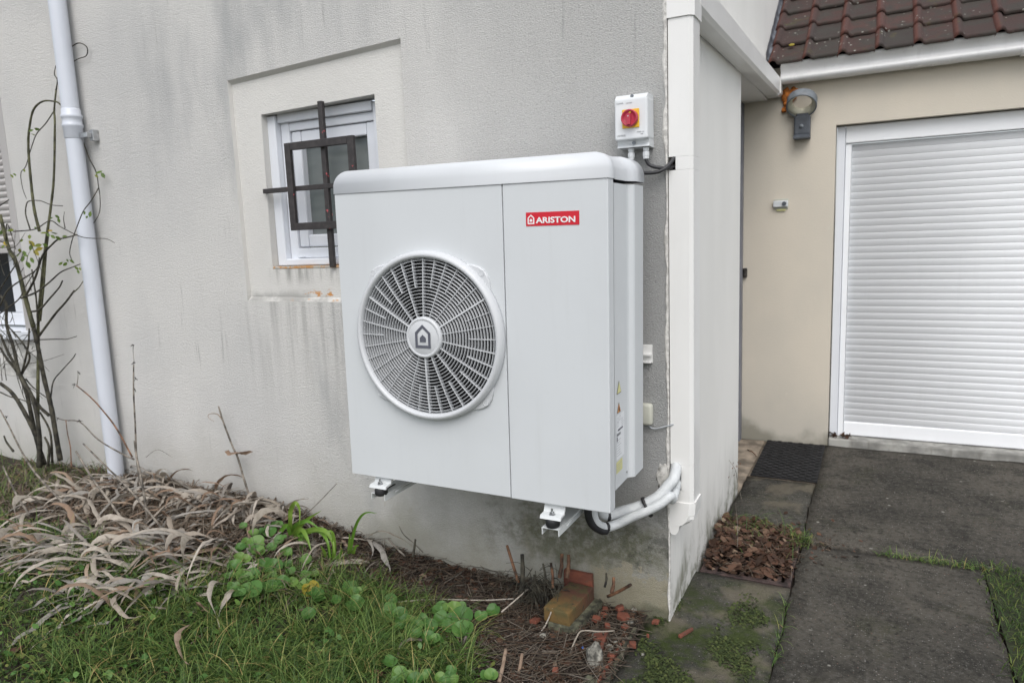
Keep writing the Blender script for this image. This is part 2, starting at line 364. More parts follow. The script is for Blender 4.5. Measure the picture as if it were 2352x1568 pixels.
foliage('dead_tan', [(0, (0.3060, 0.2112, 0.1472)), (.5, (0.2550, 0.1760, 0.1235)), (1, (0.3910, 0.2992, 0.2232))], .75, .2, .5, (0.13, 0.085, 0.055), 45)
foliage('dead_grey', [(0, (0.2645, 0.2443, 0.2176)), (.5, (0.3491, 0.3274, 0.2935)), (1, (0.2010, 0.1767, 0.1518))], .8, .15, .5, (0.09, 0.08, 0.07), 45)
foliage('dead_mixed', [(0, (0.0620, 0.0434, 0.0279)), (.3, (0.1364, 0.1054, 0.0744)), (.6, (0.1984, 0.1674, 0.1302)), (.8, (0.1302, 0.0744, 0.0434)), (1, (0.2480, 0.2232, 0.1860))], .8, .15, .4, (0.05, 0.04, 0.03), 45)
foliage('twig_mixed', [(0, (0.022, 0.017, 0.013)), (.4, (0.060, 0.045, 0.035)), (.75, (0.12, 0.098, 0.078)), (1, (0.24, 0.205, 0.165))], .85, .0, .4, (0.03, 0.02, 0.015), 60)
foliage('brown_leaf', [(0, (0.035, 0.020, 0.013)), (.4, (0.070, 0.036, 0.022)), (.75, (0.115, 0.058, 0.036)), (.92, (0.16, 0.10, 0.065)), (1, (0.27, 0.20, 0.14))], .75, .12, .4, (0.04, 0.02, 0.012), 50)
n = N('moss'); p = n.pos()
n.col(n.ramp(n.rnd(), [(0, (0.02, 0.032, 0.007)), (.6, (0.04, 0.058, 0.012)), (1, (0.07, 0.085, 0.022))])); n.rough(.95); MATS['moss'] = n.m
# --- brick and terracotta
n = N('weathered_brick'); p = n.pos(obj=True); X, Y, Z = n.xyz(p)
f = n.mr(n.add(Y, n.mul(n.math('SUBTRACT', n.noise(p, 9, 4), .5), .16)), -.09, .06)
c = n.mix(f, (0.150, 0.090, 0.028), (0.090, 0.036, 0.024))
c = n.mix(n.mul(n.mr(n.noise(p, 22, 5, .65), .42, .60), n.mr(Z, .02, .045, .25, .8)), c, (0.075, 0.068, 0.026))
c = n.mix(n.mul(n.mr(n.noise(p, 42, 4), .60, .68), .9), c, (0.03, 0.025, 0.02))
n.col(c); n.rough(.9); n.bump(n.noise(p, 90, 5, .65), .7, .004); MATS['brick'] = n.m
n = N('terracotta'); p = n.pos()
c = n.mix(n.mr(n.noise(p, 14, 5, .6), .35, .68), (0.185, 0.058, 0.033), (0.115, 0.039, 0.025))
c = n.mix(n.mul(n.mr(n.noise(p, 30, 4), .56, .7), .6), c, (0.09, 0.055, 0.035))
n.col(c); n.rough(.9); n.bump(n.noise(p, 110, 4), .5, .003); MATS['terracotta'] = n.m
plain('mossy_mortar', (0.115, 0.115, 0.075), .95, .4, 22, bump=.9)

# ------------------------------------------------------------------ object helpers
WM = {}
def link(name, data, parent=None, M=None):
    o = bpy.data.objects.new(name, data); COL.objects.link(o)
    M = M or Matrix.Identity(4)
    if parent is not None:
        o.parent = parent; o.matrix_parent_inverse = WM[parent.name].inverted()
    o.matrix_basis = M; WM[o.name] = M.copy(); return o
def tag(o, label=None, cat=None, group=None, kind=None):
    if label: o['label'] = label
    if cat: o['category'] = cat
    if group: o['group'] = group
    if kind: o['kind'] = kind
    return o
def thing(name, loc, label, cat, group=None, M=None):
    o = link(name, None, None, M or Matrix.Translation(Vector(loc))); o.empty_display_size = .05
    return tag(o, label, cat, group)
def mesh(bm, m, smooth=False, auto=None):
    me = bpy.data.meshes.new('m'); bmesh.ops.recalc_face_normals(bm, faces=bm.faces); bm.to_mesh(me); bm.free()
    me.materials.append(MATS[m] if isinstance(m, str) else m)
    if smooth:
        for q in me.polygons: q.use_smooth = True
    return me
def obj(name, bm, m, parent=None, smooth=False, M=None): return link(name, mesh(bm, m, smooth), parent, M)
def vmesh(verts, faces, m, smooth=False):
    me = bpy.data.meshes.new('m'); me.from_pydata([tuple(v) for v in verts], [], faces)
    me.materials.append(MATS[m] if isinstance(m, str) else m)
    if smooth:
        for q in me.polygons: q.use_smooth = True
    me.update(); return me
def npmesh(V, Q, m, smooth=False):
    me = bpy.data.meshes.new('m'); V = np.asarray(V, np.float32); Q = np.asarray(Q, np.int32)
    me.vertices.add(len(V)); me.vertices.foreach_set('co', V.ravel())
    k = Q.shape[1]; me.loops.add(len(Q)*k); me.loops.foreach_set('vertex_index', Q.ravel())
    me.polygons.add(len(Q)); me.polygons.foreach_set('loop_start', np.arange(0, len(Q)*k, k, dtype=np.int32))
    if smooth: me.polygons.foreach_set('use_smooth', np.ones(len(Q), dtype=bool))
    me.materials.append(MATS[m]); me.update(calc_edges=True); me.validate(); return me
def box(bm, lo, hi, bev=0.0, seg=2):
    lo, hi = Vector(lo), Vector(hi); c = (lo+hi)/2; s = hi-lo
    r = bmesh.ops.create_cube(bm, size=1, matrix=Matrix.Translation(c) @ Matrix.Diagonal((s.x, s.y, s.z, 1)))
    if bev:
        es = list({e for v in r['verts'] for e in v.link_edges})
        bmesh.ops.bevel(bm, geom=es, offset=bev, segments=seg, affect='EDGES', profile=.5)
    return bm
def B(lo, hi, bev=0.0, seg=2): return box(bmesh.new(), lo, hi, bev, seg)
def prism(pts, axis, a, b, bm=None):
    """extrude a 2-D outline along an axis: 'x' takes (y,z), 'y' takes (x,z), 'z' takes (x,y)"""
    bm = bm or bmesh.new()
    mk = {'x': lambda p, t: (t, p[0], p[1]), 'y': lambda p, t: (p[0], t, p[1]), 'z': lambda p, t: (p[0], p[1], t)}[axis]
    A = [bm.verts.new(mk(p, a)) for p in pts]; Bv = [bm.verts.new(mk(p, b)) for p in pts]
    k = len(pts)
    for i in range(k): bm.faces.new((A[i], A[(i+1) % k], Bv[(i+1) % k], Bv[i]))
    bm.faces.new(A); bm.faces.new(list(reversed(Bv))); return bm
def lathe(prof, n, center, axis='y', bm=None, closed=False):
    """prof: list of (r, t); revolved round an axis through center"""
    bm = bm or bmesh.new(); c = Vector(center); rings = []
    for r, t in prof:
        ring = []
        for i in range(n):
            a = 2*PI*i/n
            if axis == 'y': v = (c.x+r*math.cos(a), c.y+t, c.z+r*math.sin(a))
            elif axis == 'z': v = (c.x+r*math.cos(a), c.y+r*math.sin(a), c.z+t)
            else: v = (c.x+t, c.y+r*math.cos(a), c.z+r*math.sin(a))
            ring.append(bm.verts.new(v))
        rings.append(ring)
    m = len(rings)
    for k in range(m if closed else m-1):
        a, b = rings[k], rings[(k+1) % m]
        for i in range(n): bm.faces.new((a[i], a[(i+1) % n], b[(i+1) % n], b[i]))
    if not closed:
        for ring in (rings[0], rings[-1]):
            bm.faces.new(ring)
    return bm
def crs(pts, k=6):
    """Catmull-Rom through points"""
    P = [Vector(p) for p in pts]; out = []
    if len(P) < 3: return P
    Q = [2*P[0]-P[1]] + P + [2*P[-1]-P[-2]]
    for i in range(1, len(Q)-2):
        for j in range(k):
            t = j/k; a, b, c, d = Q[i-1], Q[i], Q[i+1], Q[i+2]
            out.append(.5*((2*b)+(c-a)*t+(2*a-5*b+4*c-d)*t*t+(3*b-a-3*c+d)*t**3))
    out.append(P[-1]); return out
def tube(pts, r0, r1=None, n=7, bm=None, wob=0.0):
    bm = bm or bmesh.new(); r1 = r0 if r1 is None else r1; P = [Vector(p) for p in pts]; prev = None; rings = []
    up = Vector((.31, .2, .93)).normalized()
    for i, p in enumerate(P):
        d = (P[min(i+1, len(P)-1)]-P[max(i-1, 0)])
        if d.length < 1e-9: d = Vector((0, 0, 1))
        d.normalize()
        if abs(d.dot(up)) > .97: up = Vector((.8, .1, .2)).normalized()
        a = d.cross(up).normalized(); b = d.cross(a).normalized(); up = -b if up.dot(-b) > up.dot(b) else b
        a = d.cross(up).normalized()
        r = r0+(r1-r0)*i/max(1, len(P)-1); r *= 1+wob*random.uniform(-1, 1)
        rings.append([bm.verts.new(p+(a*math.cos(2*PI*j/n)+up*math.sin(2*PI*j/n))*r) for j in range(n)])
    for u, v in zip(rings, rings[1:]):
        for j in range(n): bm.faces.new((u[j], u[(j+1) % n], v[(j+1) % n], v[j]))
    if n < 8: bm.faces.new(rings[0]); bm.faces.new(list(reversed(rings[-1])))
    return bm
def text(body, size, m, parent, M, sx=1.0, bold=0.0, name='lettering', depth=0.0004):
    cu = bpy.data.curves.new('t', 'FONT'); cu.body = body; cu.size = size; cu.offset = bold; cu.extrude = depth; cu.resolution_u = 3
    t = bpy.data.objects.new('t', cu); me = bpy.data.meshes.new_from_object(t); bpy.data.objects.remove(t)
    me.transform(Matrix.Diagonal((sx, 1, 1, 1))); me.materials.clear(); me.materials.append(MATS[m])
    return link(name, me, parent, M)
FRONT = Matrix(((1, 0, 0, 0), (0, 0, -1, 0), (0, 1, 0, 0), (0, 0, 0, 1)))     # text plane facing -Y
RIGHT = Matrix(((0, 0, 1, 0), (1, 0, 0, 0), (0, 1, 0, 0), (0, 0, 0, 1)))      # text plane facing +X
def chunk(pts, h, jit=0.0, bev=0.003, bm=None):
    bm = prism([(x+random.uniform(-jit, jit), y+random.uniform(-jit, jit)) for x, y in pts], 'z', 0, h)
    if bev: bmesh.ops.bevel(bm, geom=list(bm.edges), offset=bev, segments=1, affect='EDGES')
    for v in bm.verts: v.co += Vector((random.uniform(-1, 1), random.uniform(-1, 1), random.uniform(-1, 1)))*jit*.25
    return bm
def rock(r, seed=0, sub=3, amp=.28, sc=(1, 1, 1)):
    bm = bmesh.new(); bmesh.ops.create_icosphere(bm, subdivisions=sub, radius=r)
    for v in bm.verts:
        d = v.co.normalized(); f = 1+amp*mnoise.noise(d*1.6+Vector((seed, 0, 0)))+amp*.35*mnoise.noise(d*5+Vector((0, seed, 0)))
        v.co = Vector((v.co.x*f*sc[0], v.co.y*f*sc[1], v.co.z*f*sc[2]))
    return bm

# ================================================================== SETTING
def grid(name, x0, x1, y0, y1, nx, ny, fz, m, kind='structure'):
    xs = np.linspace(x0, x1, nx); ys = np.linspace(y0, y1, ny)
    V = [(x, y, fz(x, y)) for y in ys for x in xs]
    Q = [(j*nx+i, j*nx+i+1, (j+1)*nx+i+1, (j+1)*nx+i) for j in range(ny-1) for i in range(nx-1)]
    return tag(link(name, npmesh(V, Q, m, True)), kind=kind)
g = link('ground', vmesh([(-200, -200, -.06), (200, -200, -.06), (200, 200, -.06), (-200, 200, -.06)], [(0, 1, 2, 3)], 'lawn'))
tag(g, kind='structure')
grid('garden_soil', -7.0, -0.085, -4.0, 0.02, 240, 150, hz, 'soil')

# concrete path: slabs with open joints
path = link('concrete_path', None); tag(path, kind='structure')
def slab(lo, hi, m='concrete', bev=.006):
    nx, ny = max(2, int((hi[0]-lo[0])/.05)), max(2, int((hi[1]-lo[1])/.05))
    bm = bmesh.new(); X = np.linspace(lo[0], hi[0], nx+1); Yy = np.linspace(lo[1], hi[1], ny+1); vs = []
    for j, y in enumerate(Yy):
        for i, x in enumerate(X):
            ex = .009*mnoise.noise((x*9, y*9, 1))+.006*mnoise.noise((x*31, y*31, 1)); ey = .009*mnoise.noise((x*9, y*9, 5))+.006*mnoise.noise((x*31, y*31, 5))
            edge = i in (0, nx) or j in (0, ny)
            z = hi[2] + .004*mnoise.noise((x*3, y*3, 0)) - (.004 if edge else 0)
            vs.append(bm.verts.new((x+(ex if i in (0, nx) else 0), y+(ey if j in (0, ny) else 0), z)))
    W = nx+1
    for j in range(ny):
        for i in range(nx): bm.faces.new((vs[j*W+i], vs[j*W+i+1], vs[(j+1)*W+i+1], vs[(j+1)*W+i]))
    rim = [vs[i] for i in range(W)] + [vs[j*W+nx] for j in range(1, ny+1)] + [vs[ny*W+i] for i in range(nx-1, -1, -1)] + [vs[j*W] for j in range(ny-1, 0, -1)]
    low = [bm.verts.new((v.co.x, v.co.y, lo[2])) for v in rim]
    for a in range(len(rim)): bm.faces.new((rim[a], rim[(a+1) % len(rim)], low[(a+1) % len(rim)], low[a]))
    return obj('slab', bm, m, path, True)
slab((-.082, -3.2, -.05), (.374, .425, .0), 'concrete_mossy')
slab((.012, .975, -.05), (.374, 1.705, .0), 'concrete_mossy')
slab((.012, 1.709, -.05), (.374, 2.478, -.006), 'recess_stone')
slab((-.34, 1.47, -.05), (.008, 2.478, -.004), 'recess_stone')
slab((.380, -3.2, -.05), (1.065, .868, .002), 'concrete')
slab((.380, .878, -.05), (3.4, 2.47, .004), 'concrete')
obj('joint_bed', B((-.09, -3.3, -.055), (3.5, 2.6, -.032)), 'soil', path)
th = obj('garage_threshold', B((.40, 2.478, -.02), (3.3, 2.62, .048), .008), 'threshold_stone', path)

# ================================================================== HOUSE
house = thing('house', (0, 0, 0), 'cream rendered house with a weathered grey front wall, garage and tiled lean-to roof', 'house')
def rect_hole(x0, x1, z0, z1, holes, y):
    """wall sheet facing -Y with rectangular holes (each a quad of 4 (x,z): BL, BR, TR, TL)"""
    V = []; F = []
    def q(*p):
        k = len(V); V.extend((a, y, b) for a, b in p); F.append(tuple(range(k, k+4)))
    xs = x0
    for h in sorted(holes, key=lambda h: h[0][0]):
        (bl, br, tr, tl) = h
        q((xs, z0), (bl[0], z0), (tl[0], z1), (xs, z1)) if abs(bl[0]-tl[0]) < 1e-6 else q((xs, z0), (bl[0], z0), (bl[0], z1), (xs, z1))
        q((bl[0], z0), (br[0], z0), br, bl); q(tl, tr, (tr[0], z1), (tl[0], z1)); xs = br[0]
    q((xs, z0), (x1, z0), (x1, z1), (xs, z1)); return V, F
SUR = [(-2.002, 1.172), (-1.048, 1.168), (-1.048, 2.206), (-2.002, 2.168)]
LW = [(-4.9, .70), (-3.765, .70), (-3.765, 2.30), (-4.9, 2.30)]
V, F = rect_hole(-7.0, 0.0, -.4, 4.2, [SUR, LW], 0.0)
PY = 0.020                                              # recess of the panel round the window
def loft(V, F, outer, y0, inner, y1):
    k = len(V); V.extend((a, y0, b) for a, b in outer); V.extend((a, y1, b) for a, b in inner)
    n_ = len(outer)
    for i in range(n_): F.append((k+i, k+(i+1) % n_, k+n_+(i+1) % n_, k+n_+i))
loft(V, F, LW, 0, LW, .16)
link('front_wall', vmesh(V, F, 'front'), house)
WIN = [(-1.845, 1.325), (-1.205, 1.325), (-1.205, 2.018), (-1.835, 2.004)]
V, F = [], []
SURB = [(-2.002+.004, 1.190), (-1.052, 1.186), (-1.052, 2.192), (-1.998, 2.152)]
loft(V, F, SUR, 0, SURB, PY); loft(V, F, SURB, PY, WIN, PY); loft(V, F, WIN, PY, [(a, b) for a, b in WIN], .115)
link('window_panel', vmesh(V, F, 'panel'), house)
obj('window_sill', B((-1.843, PY-.002, 1.318), (-1.207, .113, 1.329), .003), 'sill', house)
# chipped plaster along the corner
def chips(x, za_, zb_, wmin, wmax, nm):
    bm = bmesh.new(); k = int((zb_-za_)/.012); L = []
    for i in range(k+1):
        z = za_+(zb_-za_)*i/k; wd = wmin+(wmax-wmin)*max(0, mnoise.noise((z*7, 3.3, x))*1.2+mnoise.noise((z*40, 1.3, x))*.35+.25)
        L.append((bm.verts.new((x-wd, -.001, z)), bm.verts.new((x-wd*.6, -.0045, z+.002)), bm.verts.new((x+.0012, -.003, z)), bm.verts.new((x+.0012, .01, z))))
    for a, b in zip(L, L[1:]):
        for j in range(3): bm.faces.new((a[j], a[j+1], b[j+1], b[j]))
    return obj(nm, bm, 'chip', house)
chips(0.0, -.02, 3.2, .004, .016, 'corner_plaster')
link('plaster_patch', mesh(rock(.03, 5, 3, .5, (.75, .12, 1.5)), 'chip', True), house, Matrix.Translation((-.022, .0, .555)))
# side wall (faces +X) with the entrance recess cut out
Y1, Y2, ZS = 1.462, 2.482, 2.205
V = [(0, 0, -.3), (0, Y1, -.3), (0, Y1, ZS), (0, 0, ZS), (0, 0, 4.2), (0, Y1, 4.2), (0, 8, 4.2), (0, 8, ZS),
     (-.4, Y1, -.3), (-.4, Y1, ZS), (0, Y2, ZS), (-.4, Y2, ZS)]
F = [(0, 1, 2, 3), (3, 2, 5, 4), (2, 7, 6, 5), (1, 8, 9, 2), (2, 9, 11, 10)]
link('side_wall', vmesh(V, F, 'side'), house)
GL, GR, GT = .396, 2.95, 2.016
V = [(-.4, Y2, -.3), (GL, Y2, -.3), (GL, Y2, GT), (-.4, Y2, ZS), (0.0, Y2, ZS), (-.0, Y2, 2.5), (GR, Y2, GT), (GR, Y2, 2.5), (3.6, Y2, 2.5), (3.6, Y2, -.3), (GR, Y2, -.3)]
V += [(GL, 2.62, -.3), (GL, 2.62, GT), (GR, 2.62, GT), (GR, 2.62, -.3), (GL, Y2, ZS), (GL, Y2, 2.5), (-.4, Y2, GT)]
F = [(0, 1, 2, 17), (17, 2, 15, 3), (4, 15, 16, 5), (2, 6, 7, 16, 15), (6, 10, 9, 8, 7), (1, 11, 12, 2), (2, 12, 13, 6), (6, 13, 14, 10)]
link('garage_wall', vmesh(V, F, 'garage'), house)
# entrance door in the recess
dr = obj('entrance_door', B((-.33, Y1+.06, 0.0), (-.29, Y2-.1, ZS-.05), .004), 'door_grey', house)
obj('door_frame', B((-.36, Y2-.085, -.02), (-.142, Y2-.004, ZS-.004), .006), 'door_grey', dr)
obj('door_frame', B((-.36, Y1+.004, -.02), (-.27, Y1+.06, ZS-.004), .006), 'door_grey', dr)
obj('panel', B((-.289, Y1+.16, .35), (-.283, Y2-.22, 1.9), .003), 'door_grey', dr)
obj('hinge', lathe([(.012, 0), (.014, .01), (.014, .05), (.012, .06)], 10, (-.128, Y2-.012, 1.095), 'z'), 'seed_dark', dr)

# garage roof: backing sheet and single tiles
ru = Vector((0, math.cos(math.radians(37.7)), math.sin(math.radians(37.7))))     # up the slope
rn = Vector((0, -ru.z, ru.y))
R0 = Vector((0.03, 2.355, 2.395))
V = [R0-rn*.03+Vector((-.028, 0, 0)), R0-rn*.03+Vector((3.5, 0, 0)), R0-rn*.03+Vector((3.5, 0, 0))+ru*3.2, R0-rn*.03+Vector((-.028, 0, 0))+ru*3.2]
roof = link('roof', vmesh(V, [(0, 1, 2, 3)], 'dark_void'), house)
TW, TL = .192, .222
def tile_mesh():
    prof = [(-.004, .0), (.004, .022), (.016, .034), (.030, .036), (.042, .026), (.050, .010), (.062, .006), (.085, .009), (.165, .009), (.182, .012), (.194, .010)]
    rows = [(0, 0.016), (.02, .017), (TL*.5, .008), (TL+.03, -.004)]
    bm = bmesh.new(); G = []
    for t, lift in rows:
        G.append([bm.verts.new((x, t, z+lift)) for x, z in prof])
    for a, b in zip(G, G[1:]):
        for i in range(len(prof)-1): bm.faces.new((a[i], a[i+1], b[i+1], b[i]))
    low = [bm.verts.new((v.co.x, .001, v.co.z-.016)) for v in G[0]]
    for i in range(len(prof)-1): bm.faces.new((low[i], low[i+1], G[0][i+1], G[0][i]))
    return mesh(bm, 'tile', True)
TMESH = tile_mesh()
RB = Matrix((Vector((1, 0, 0)), ru, rn)).transposed().to_4x4()
for j in range(9):
    for i in range(13):
        p = R0+Vector((i*TW-.012+(.003*(j % 2)), 0, 0))+ru*(j*TL-.03)+rn*random.uniform(-.002, .003)
        M = Matrix.Translation(p) @ RB @ Euler((random.uniform(-.012, .012), random.uniform(-.015, .015), random.uniform(-.012, .012))).to_matrix().to_4x4()
        link('tile', TMESH, roof, M)
bm = bmesh.new(); A_ = []; 
for i in range(60):
    s = i*.05; wd = .028+.012*mnoise.noise((s*9, 0, 4)); q = R0+ru*s
    A_.append((bm.verts.new((.003, q.y, q.z+.075+.016*mnoise.noise((s*14, 2, 0)))), bm.verts.new((.008, q.y, q.z+.03)), bm.verts.new((.008+wd, q.y, q.z+.012))))
for a, b in zip(A_, A_[1:]):
    for j in range(2): bm.faces.new((a[j], a[j+1], b[j+1], b[j]))
obj('flashing', bm, 'flashing_grey', roof)
link('lichen_spot', mesh(rock(.017, 2, 2, .3, (1, 1, .2)), 'yellow_leaf', True), roof, Matrix.Translation(R0+Vector((.105, 0, 0))+ru*.16+rn*.03) @ RB)

# small window: frame, sash, obscured pane
win = link('window', None, house)
FY = .075
def wbox(nm, lo, hi, bev=.004, m='frame_white', par=None): return obj(nm, B(lo, hi, bev), m, par or win)
wbox('frame_left', (-1.842, FY-.02, 1.331), (-1.792, .16, 2.0)); wbox('frame_left', (-1.790, FY+.012, 1.331), (-1.742, .165, 2.0))
wbox('frame_right', (-1.262, FY, 1.331), (-1.207, .16, 2.0))
wbox('frame_top', (-1.791, FY-.006, 1.968), (-1.264, .158, 2.008)); wbox('frame_top', (-1.741, FY+.014, 1.93), (-1.264, .164, 1.967))
wbox('frame_bottom', (-1.791, FY-.025, 1.331), (-1.264, .16, 1.362), .006); wbox('frame_bottom', (-1.741, FY+.006, 1.363), (-1.264, .161, 1.408), .004)
SX0, SX1, SZ0, SZ1 = -1.739, -1.266, 1.413, 1.928
wbox('sash_left', (SX0, FY+.022, SZ0), (SX0+.052, .15, SZ1), .006); wbox('sash_right', (SX1-.052, FY+.022, SZ0), (SX1, .15, SZ1), .006)
wbox('sash_top', (SX0+.054, FY+.024, SZ1-.052), (SX1-.054, .15, SZ1), .006); wbox('sash_bottom', (SX0+.054, FY+.024, SZ0), (SX1-.054, .15, SZ0+.055), .006)
obj('pane', B((SX0+.04, .130, SZ0+.04), (SX1-.04, .136, SZ1-.04)), 'glass', win)
obj('drain_cover', B((-1.735, FY+.0, 1.366), (-1.700, FY+.012, 1.374), .002), 'frame_white', win)

# shuttered window at the far left
lw = link('shuttered_window', None, house)
obj('guide_rail', B((-3.835, .0, .95), (-3.770, .10, 2.29), .004), 'grey_shutter', lw)
obj('guide_rail', B((-4.88, .0, .95), (-4.82, .10, 2.29), .004), 'grey_shutter', lw)
sl = mesh(prism([(.045, .001), (.041, .008), (.035, .018), (.037, .028), (.045, .0345), (.055, .0345), (.055, .001)], 'x', 0, .98), 'grey_shutter', True)
for i in range(23): link('slat', sl, lw, Matrix.Translation((-4.818, .0, 1.47+i*.0365)))
obj('bottom_bar', B((-4.818, .035, 1.44), (-3.838, .06, 1.468), .004), 'grey_shutter', lw)
obj('frame', B((-4.0, .085, 1.0), (-3.838, .15, 1.45), .006), 'frame_white', lw); obj('frame', B((-4.818, .085, 1.0), (-4.002, .15, 1.075), .006), 'frame_white', lw)
obj('frame', B((-4.10, .10, 1.077), (-4.002, .15, 1.45), .006), 'frame_white', lw)
obj('pane', B((-4.818, .12, 1.077), (-4.102, .13, 1.45)), 'dark_glass', lw); obj('pane', B((-3.96, .078, 1.09), (-3.90, .084, 1.44)), 'dark_glass', lw)
obj('sill', B((-4.9, -.03, .93), (-3.77, .15, .985), .006), 'frame_white', lw); obj('sill_apron', B((-4.9, .0, .70), (-3.767, .15, .928), .004), 'panel', lw)

# ================================================================== THINGS ON THE WALLS
# wrought grille in front of the small window
gr = thing('window_grille', (-1.48, -.01, 1.67), 'dark iron window grille, a square over a cross, with chipped red primer', 'window grille')
gy = -.012
obj('vertical_bar', B((-1.492, gy+.013, 1.322), (-1.468, gy+.032, 2.02), .002), 'iron', gr)
obj('horizontal_bar', B((-1.845, gy+.012, 1.658), (-1.200, gy+.030, 1.679), .002), 'iron', gr)
SQ = (-1.678, -1.300, 1.487, 1.862)
obj('square_side', B((SQ[0], gy-.008, SQ[2]), (SQ[0]+.032, gy+.010, SQ[3]), .002), 'iron', gr); obj('square_side', B((SQ[1]-.032, gy-.008, SQ[2]), (SQ[1], gy+.010, SQ[3]), .002), 'iron', gr)
obj('square_top', B((SQ[0]+.033, gy-.008, SQ[3]-.032), (SQ[1]-.033, gy+.010, SQ[3]), .002), 'iron', gr); obj('square_bottom', B((SQ[0]+.033, gy-.008, SQ[2]), (SQ[1]-.033, gy+.010, SQ[2]+.032), .002), 'iron', gr)

# downpipe at the left
dp = thing('downpipe', (-3.07, -.07, .2), 'pale round plastic downpipe running down the front wall', 'downpipe')
obj('pipe', tube([(-3.062, -.058, .02), (-3.062, -.058, 2.06)], .041, n=28), 'pvc_pipe', dp, True)
obj('pipe', tube([(-3.062, -.058, 2.12), (-3.062, -.058, 4.3)], .041, n=28), 'pvc_pipe', dp, True)
obj('collar', lathe([(.041, -.075), (.045, -.07), (.045, -.02), (.049, -.015), (.049, -.005), (.046, 0), (.046, .025), (.050, .03), (.050, .042), (.045, .047), (.045, .068), (.041, .074)], 28, (-3.062, -.058, 2.08), 'z'), 'pvc_pipe', dp, True)
cl = obj('wall_clip', B((-3.012, -.06, 2.005), (-2.955, -.035, 2.03), .002), 'zinc', dp)
obj('clip_plate', B((-2.975, -.034, 1.99), (-2.945, .0, 2.045), .002), 'zinc', dp)

# cable trunking on the corner
tk = thing('cable_trunking', (.04, .05, .36), 'white plastic cable trunking climbing the house corner and turning under the eaves', 'trunking')
TX0, TX1, TY0, TY1 = .004, .084, .003, .110
def trunk_outline(e=0.0, c=.012):
    return [(TX0-e, TY0-e), (TX1-c+e*.4, TY0-e), (TX1+e, TY0+c-e*.4), (TX1+e, TY1+e), (TX0-e, TY1+e)]
HZ0, HZ1 = 1.624, 1.668                                   # cable entry
PZ0, PZ1 = .505, .602                                     # pipe entry
def trunk_piece(z0, z1): return obj('duct', prism(trunk_outline(), 'z', z0, z1), 'trunk_white', tk)
trunk_piece(.40, PZ0); trunk_piece(PZ1, HZ0); trunk_piece(HZ1, 2.20)
def notch(z0, z1, xc):
    o = [(xc, TY0), (TX1-.012, TY0), (TX1, TY0+.012), (TX1, TY1), (xc, TY1)]
    obj('duct', prism(o, 'z', z0, z1), 'trunk_white', tk)
    obj('cutout', B((TX0+.002, TY0+.05, z0), (xc-.001, TY1-.002, z1)), 'dark_void', tk)
notch(HZ0+.0005, HZ1-.0005, .027); notch(PZ0+.0005, PZ1-.0005, .042)
# end cap with its spout
def capo(e, c=.014): return [(TX0-.006-e, TY0-.005-e), (TX1-c+e, TY0-.005-e), (TX1+.005+e, TY0+c-e), (TX1+.005+e, TY1+.004), (TX0-.006-e, TY1+.004)]
bm = bmesh.new(); lv = []
for z, s in ((.462, 1.0), (.445, 1.0), (.415, .98), (.392, .86), (.378, .66), (.372, .42)):
    o = capo(0); lv.append([bm.verts.new((TX0-.006+(x-TX0+.006)*s, TY0-.005+(y-TY0+.005)*(1 if s > .9 else .8+.2*s), z)) for x, y in o])
for a, b in zip(lv, lv[1:]):
    for i in range(5): bm.faces.new((a[i], a[(i+1) % 5], b[(i+1) % 5], b[i]))
bm.faces.new(lv[0]); bm.faces.new(lv[-1]); obj('end_cap', bm, 'trunk_white', tk, False)
obj('spout', prism([(TX0-.006, .376), (TX0-.006, .350), (TX0+.004, .338), (TX0+.018, .338), (TX0+.028, .352), (TX0+.032, .376)], 'y', TY0-.004, TY0+.05), 'trunk_white', tk)
# elbow and horizontal run
obj('elbow', prism(trunk_outline(.005), 'z', 2.108, 2.36), 'trunk_white', tk)
zh = lambda y: 2.150+.027*y
def hrun(y0, y1, e, nm):
    c = .014; bm = bmesh.new(); R_ = []
    for y in (y0, y1):
        zb_ = zh(y); o = [(TX0, zb_-e), (TX1-c+e, zb_-e), (TX1+e, zb_+c-e), (TX1+e, zb_+.098+e), (TX0, zb_+.098+e)]
        R_.append([bm.verts.new((x, y, z)) for x, z in o])
    for i in range(5): bm.faces.new((R_[0][i], R_[0][(i+1) % 5], R_[1][(i+1) % 5], R_[1][i]))
    bm.faces.new(R_[0]); bm.faces.new(R_[1]); return obj(nm, bm, 'trunk_white', tk)
hrun(.12, 2.44, 0, 'horizontal_duct'); hrun(.10, .24, .006, 'joint_sleeve'); hrun(2.36, 2.462, .004, 'end_piece')

# orange foam where the trunking meets the garage wall
bm = bmesh.new()
for dx, dz, s, sd_ in ((.112, 2.222, .035, 1), (.135, 2.205, .028, 2), (.108, 2.18, .022, 3), (.15, 2.24, .022, 4), (.118, 2.15, .018, 5), (.095, 2.135, .014, 6)):
    b2 = rock(s, sd_, 3, .5, (1, .7, 1.15)); me_ = bpy.data.meshes.new('t'); b2.to_mesh(me_); b2.free(); me_.transform(Matrix.Translation((dx, Y2-.012, dz))); bm.from_mesh(me_); bpy.data.meshes.remove(me_)
fo = obj('sealing_foam', bm, 'foam_orange', None, True); tag(fo, 'lump of orange expanding foam at the end of the white trunking', 'sealing foam')

